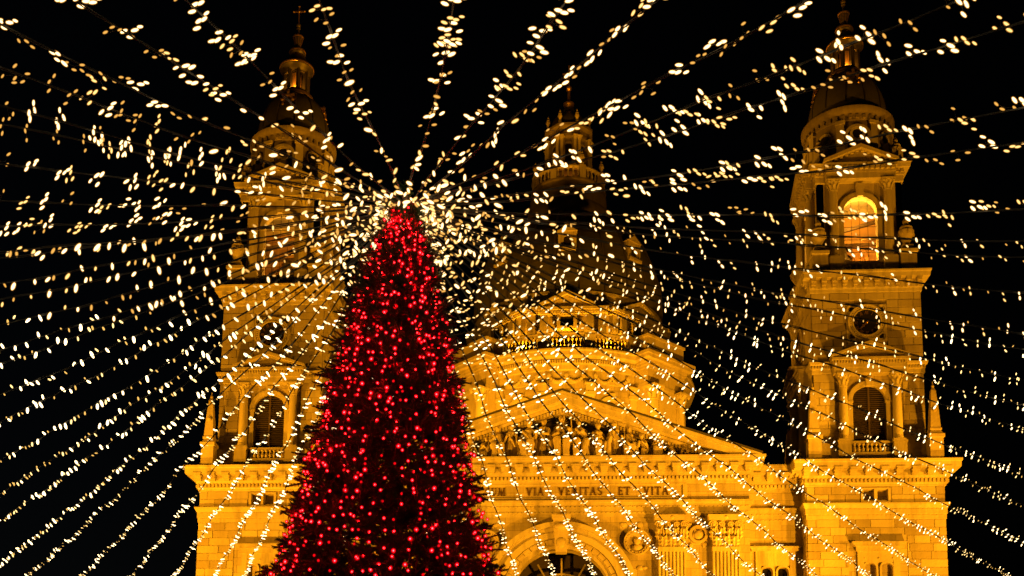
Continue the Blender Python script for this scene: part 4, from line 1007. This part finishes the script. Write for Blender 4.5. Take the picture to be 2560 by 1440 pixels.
# ------------------------------------------------------------------ red light strings on the tree
def bulb_mesh(name, mats, core, skin, sock=True, seg=6, rings=5):
    b = MB(); b.ball((0, 0, 0), core, seg, rings, mi=0)
    if skin: b.ball((0, 0, 0), skin, seg + 2, rings + 1, mi=1)
    if sock:
        t = (skin or core)[2]; b.tube([(0, 0, t * .8), (0, 0, t * .8 + .022)], core[0] * .5, 5, 2)
    me = bpy.data.meshes.new(name); me.from_pydata(b.v, [], b.f)
    for m in mats: me.materials.append(m)
    me.polygons.foreach_set('material_index', b.m); me.polygons.foreach_set('use_smooth', [True] * len(me.polygons))
    return me, b
RB = [bulb_mesh('bulb', [R_HOT, R_HALO, SOCKET], (.0075, .0075, .009), (.024, .024, .026)), bulb_mesh('bulb', [R_HOT, R_HALO, SOCKET], (.0105, .0105, .012), (.032, .032, .034)), bulb_mesh('bulb', [R_DIM, R_HALO, SOCKET], (.011, .011, .013), (.018, .018, .02))]
ORD = ['first', 'second', 'third', 'fourth', 'fifth', 'sixth', 'seventh', 'eighth', 'ninth', 'tenth', 'eleventh', 'twelfth', 'thirteenth', 'fourteenth', 'fifteenth', 'sixteenth', 'seventeenth', 'eighteenth', 'nineteenth', 'twentieth', 'twenty-first', 'twenty-second', 'twenty-third', 'twenty-fourth', 'twenty-fifth', 'twenty-sixth', 'twenty-seventh', 'twenty-eighth', 'twenty-ninth', 'thirtieth', 'thirty-first', 'thirty-second', 'thirty-third', 'thirty-fourth', 'thirty-fifth', 'thirty-sixth']
rr_ = random.Random(11)
NS = 58
for i in range(NS):
    a = 2 * math.pi * (i + rr_.uniform(-.25, .25)) / NS; front_ = math.sin(a) < .25
    if math.sin(2 * math.pi * i / NS) > .2: continue
    n_ = sum(1 for k in range(NS) if math.sin(2 * math.pi * k / NS) <= .2 and (math.cos(2 * math.pi * k / NS), k) < (math.cos(2 * math.pi * i / NS), i))
    lab = f'string of red bulbs hanging down the fir tree, {ORD[n_]} from the left'
    S_ = tag(empty('red_light_string', (TX, TY, 0)), lab, 'light string', 'red light strings hanging down the tree')
    path = []; z = 9.95; aa = a
    while z > 1.3:
        aa = a + .05 * math.sin(z * 2.1 + i) + .03 * math.sin(z * 5 + i * 2); k = tree_r(z) * 1.0 + .03 + .03 * math.sin(z * 7 + i)
        path.append(Vector((tree_x(z) - TX + k * math.cos(aa), k * math.sin(aa), z))); z -= .12
    b = MB(); b.tube(path, .0045, 4); b.build('cable', REDCABLE, S_)
    rest = MB(); z = 9.9 - rr_.uniform(0, .2)
    while z > 1.5:
        f_ = (9.95 - z) / .12; j = min(int(f_), len(path) - 2); p = path[j].lerp(path[j + 1], f_ - j)
        p = p + Vector((math.cos(a), math.sin(a), 0)) * rr_.uniform(-.05, .04) + Vector((rr_.uniform(-.05, .05), rr_.uniform(-.05, .05), -.03))
        q = rr_.random(); v = 1 if q < .16 else (2 if q > .72 else 0)
        if front_ and z > 4.4:
            o = link('bulb', RB[v][0], S_, p); o.rotation_euler = (rr_.uniform(-.8, .8), rr_.uniform(-.8, .8), 0)
        elif z > 3.0 or True:
            st = len(rest.v); src = RB[2][1]; rest.add([Vector(w) + p for w in src.v], src.f)
        z -= rr_.choice((.08, .13, .18, .24)) * (1.0 if z < 9 else .75)
    if rest.v:
        me = bpy.data.meshes.new('bulb_run'); me.from_pydata(rest.v, [], rest.f); me.materials.append(R_DIM); tag(link('bulb_run', me, S_), kind='stuff')

# ------------------------------------------------------------------ canopy of warm light strings
HUB = Vector((-1.22, 15.0, 9.93))
def to_pix(p):
    x = p[0] - CAM_X; y = p[1]; z = p[2] - CAM_Z
    c, s = math.cos(YAW), math.sin(YAW); xr = c * x - s * y; yr = s * x + c * y
    c, s = math.cos(PITCH), math.sin(PITCH); d = c * yr + s * z; u = -s * yr + c * z
    if d < .05: return None
    a, b_ = xr / d, -u / d; c, s = math.cos(ROLL), math.sin(ROLL)
    return 1175.728 + 2936.733 * (c * a - s * b_), 1607.551 + 2936.733 * (s * a + c * b_)
AZ = [-178, -163.5, -154, -145, -137, -130, -122, -114, -106, -97, -91, -86, -81, -76, -71, -66, -61.5, -57, -53, -49, -45, -41.5, -38.5, -35.5, -32.5, -29, -26, -23.5, -21, -18, -14, -10, -6,
      -2, 1.2, 4.4, 7.6, 10.8, 14, 17.2, 20.5, 24, 27.5, 31, 35, 39, 43.5, 48, 53, 58, 63, 68.5, 74, 80, 86, 90, 97, 105, 115, 122, 130, 138, 146, 155.5, 166]
TILT = [(-180, 0), (-163, 40), (-150, -25), (-140, -20), (-134, 90), (-122, 85), (-115, 45), (-92, 35), (-86, 80), (-70, 95), (-64, 115), (-45, 120), (-38, 140), (-28, 150), (-20, 165), (-4, 178), (8, 186), (14, 200), (30, 225), (45, 245), (62, 265), (78, 290), (88, 305), (105, 330), (116, 310), (130, 310), (138, 390), (148, 400), (156, 330), (167, 360), (180, 360)]  # bulb tilt by azimuth, set to the direction of the light trails
def tilt(a):
    for (a0, t0), (a1, t1) in zip(TILT, TILT[1:]):
        if a0 <= a <= a1: return R(t0 + (t1 - t0) * (a - a0) / (a1 - a0))
    return 0.0
def trail_cluster(seed, n, spread, size, hot, low=False, long_=2.6):
    # made-up spray of capsule LEDs; its shape follows light trails of single bulbs
    r = random.Random(seed); b = MB()
    for k in range(n):
        p = Vector((r.uniform(-.2, .2), r.uniform(-.3, .3), (k - (n - 1) / 2) / max(1, n - 1) * (1.0 if n > 1 else 0))) * spread
        q = size * r.choice((.85, 1.0, 1.1))
        d = Vector((r.uniform(-.3, .3), r.uniform(-.3, .3), 1)).to_track_quat('Z', 'Y').to_matrix()
        b.ball(p, (q, q, q * long_), 5 if low else 6, 4 if low else 5, d, 0)
        if not low:
            b.ball(p, (q * 1.45, q * 1.45, q * (long_ + .5)), 8, 6, d, 1); b.tube([(0, 0, 0), p * .75], .003, 3, 2, False)
    me = bpy.data.meshes.new('bulb'); me.from_pydata(b.v, [], b.f)
    for m in (hot, W_HALO, SOCKET): me.materials.append(m)
    me.polygons.foreach_set('material_index', b.m); me.polygons.foreach_set('use_smooth', [True] * len(me.polygons))
    return me, b
def trail_pool(n, spread, size):
    P = []
    for sd in range(5):
        P.append(([trail_cluster(sd * 7 + n, n, spread, size * 1.15, W_HOT), trail_cluster(sd * 7 + n, n, spread, size * .92, W_WARM), trail_cluster(sd * 7 + n, max(1, n - 1), spread, size * .75, W_AMB)],
                  [trail_cluster(sd * 7 + n, n, spread, size * 1.3, W_HOT, True), trail_cluster(sd * 7 + n, n, spread, size, W_WARM, True), trail_cluster(sd * 7 + n, max(1, n - 1), spread, size * .85, W_AMB, True)]))
    return P
POOL_NEAR = trail_pool(4, .17, .0132); POOL_FAR = trail_pool(2, .09, .0112); POOL_SIDE = trail_pool(2, .055, .0122); POOL_LEFT = trail_pool(1, .05, .0195); POOL_HUB = trail_pool(1, .05, .0165)
cr_ = random.Random(5)
strings = []
for az in AZ:
    a = R(az); d = Vector((math.sin(a), math.cos(a), 0))
    Rr = 58 if abs(az) < 30 else (58 - (abs(az) - 30) * 1.0 if abs(az) < 62 else 25)
    za = 10.3 if Rr > 30 else 10.5
    sag = (.8 if az < 60 else 1.0) * cr_.uniform(.8, 1.25)
    start = HUB + d * .12
    def pt(r, d=d, Rr=Rr, za=za, sag=sag, a=a):
        t = r / Rr; side = Vector((d.y, -d.x, 0)) * (.03 * math.sin(r * 1.3 + a * 9))
        return HUB + d * (r + .1) + Vector((0, 0, (za - HUB.z) * t - 4 * sag * t * (1 - t))) + side
    strings.append((az, pt, Rr))
def exit_edge(pt, Rr):
    r = .5
    while r < Rr:
        q = to_pix(pt(r))
        if q is None: return 'top', 0
        if q[0] < 0: return 'left', q[1]
        if q[0] > 2560: return 'right', q[1]
        if q[1] < 0: return 'top', q[0]
        if q[1] > 1440: return 'bottom', q[0]
        r += .1
    return 'end', to_pix(pt(Rr))[0]
ex = {}
for s in strings: e, v = exit_edge(s[1], s[2]); ex.setdefault(e, []).append((v, s))
for e, lst in ex.items():
    lst.sort(key=lambda t: t[0])
    for i, (v, (az, pt, Rr)) in enumerate(lst):
        word = ORD[min(i, len(ORD) - 1)]
        lab = {'top': f'string of warm white bulbs leaving the top edge, {word} from the left', 'bottom': f'string of warm white bulbs leaving the bottom edge, {word} from the left',
               'left': f'string of warm white bulbs leaving the left edge, {word} from the top', 'right': f'string of warm white bulbs leaving the right edge, {word} from the top',
               'end': f'string of warm white bulbs running to the church, {word} from the left'}[e]
        S_ = tag(empty('light_string', HUB), lab, 'light string', 'warm white light strings fanning out from the tree top')
        b = MB(); n = int(Rr / .35)
        pa = [pt(Rr * k / n) - HUB for k in range(n + 1)]
        b.tube(pa, .009, 4)
        b.tube([p + Vector((.018 * math.cos(k * 1.1), .018 * math.sin(k * 1.7), .02 * math.sin(k * 1.1))) for k, p in enumerate(pa)], .006, 4)
        b.build('cable', CABLE, S_)
        rest = MB(); r = .06 + cr_.uniform(0, .2); tl = tilt(az)
        pool = POOL_NEAR if abs(az) > 94 else (POOL_FAR if az > -4 else (POOL_SIDE if az > -36 else POOL_LEFT))
        while r < Rr:
            p = pt(r) - HUB; q = to_pix(pt(r)); dist = (pt(r) - Vector((CAM_X, 0, CAM_Z))).length
            inv = q is not None and -60 < q[0] < 2620 and -60 < q[1] < 1500
            p = p + Vector((cr_.uniform(-.025, .025), cr_.uniform(-.025, .025), cr_.choice((-.055, -.04, .04)) + cr_.uniform(-.015, .015)))
            WB, WL = (POOL_HUB if r < cr_.uniform(1.2, 4.0) else pool)[cr_.randrange(5)]; v = cr_.random(); v = 0 if v < (.42 if az < -4 or az > 94 else .3) else (1 if v < .7 else 2)
            ang = tl + cr_.gauss(0, .22 + max(0, 1.2 - r * .35))
            dv = Vector((math.cos(ang), cr_.uniform(-.3, .3), math.sin(ang))).normalized()
            rot = dv.to_track_quat('Z', 'Y')
            if inv and dist < 20.5:
                o = link('bulb', WB[v][0], S_, p); o.rotation_euler = rot.to_euler()
            elif r < 46:
                src = WL[v][1]; m_ = rot.to_matrix(); off = len(rest.v)
                rest.v += [tuple(m_ @ Vector(w) + p) for w in src.v]; rest.f += [tuple(i_ + off for i_ in f_) for f_ in src.f]; rest.m += [(x if x else (0, 3, 4)[v]) for x in src.m]
            r += cr_.choice((.13, .19, .26, .32)) * (1.0 if r > 1.4 else .72) * (.86 if az > 5 and abs(az) < 95 else 1)
        if rest.v:
            me = bpy.data.meshes.new('bulb_run'); me.from_pydata(rest.v, [], rest.f)
            for m in (W_HOT, W_HALO, SOCKET, W_WARM, W_AMB): me.materials.append(m)
            me.polygons.foreach_set('material_index', rest.m); tag(link('bulb_run', me, S_), kind='stuff')
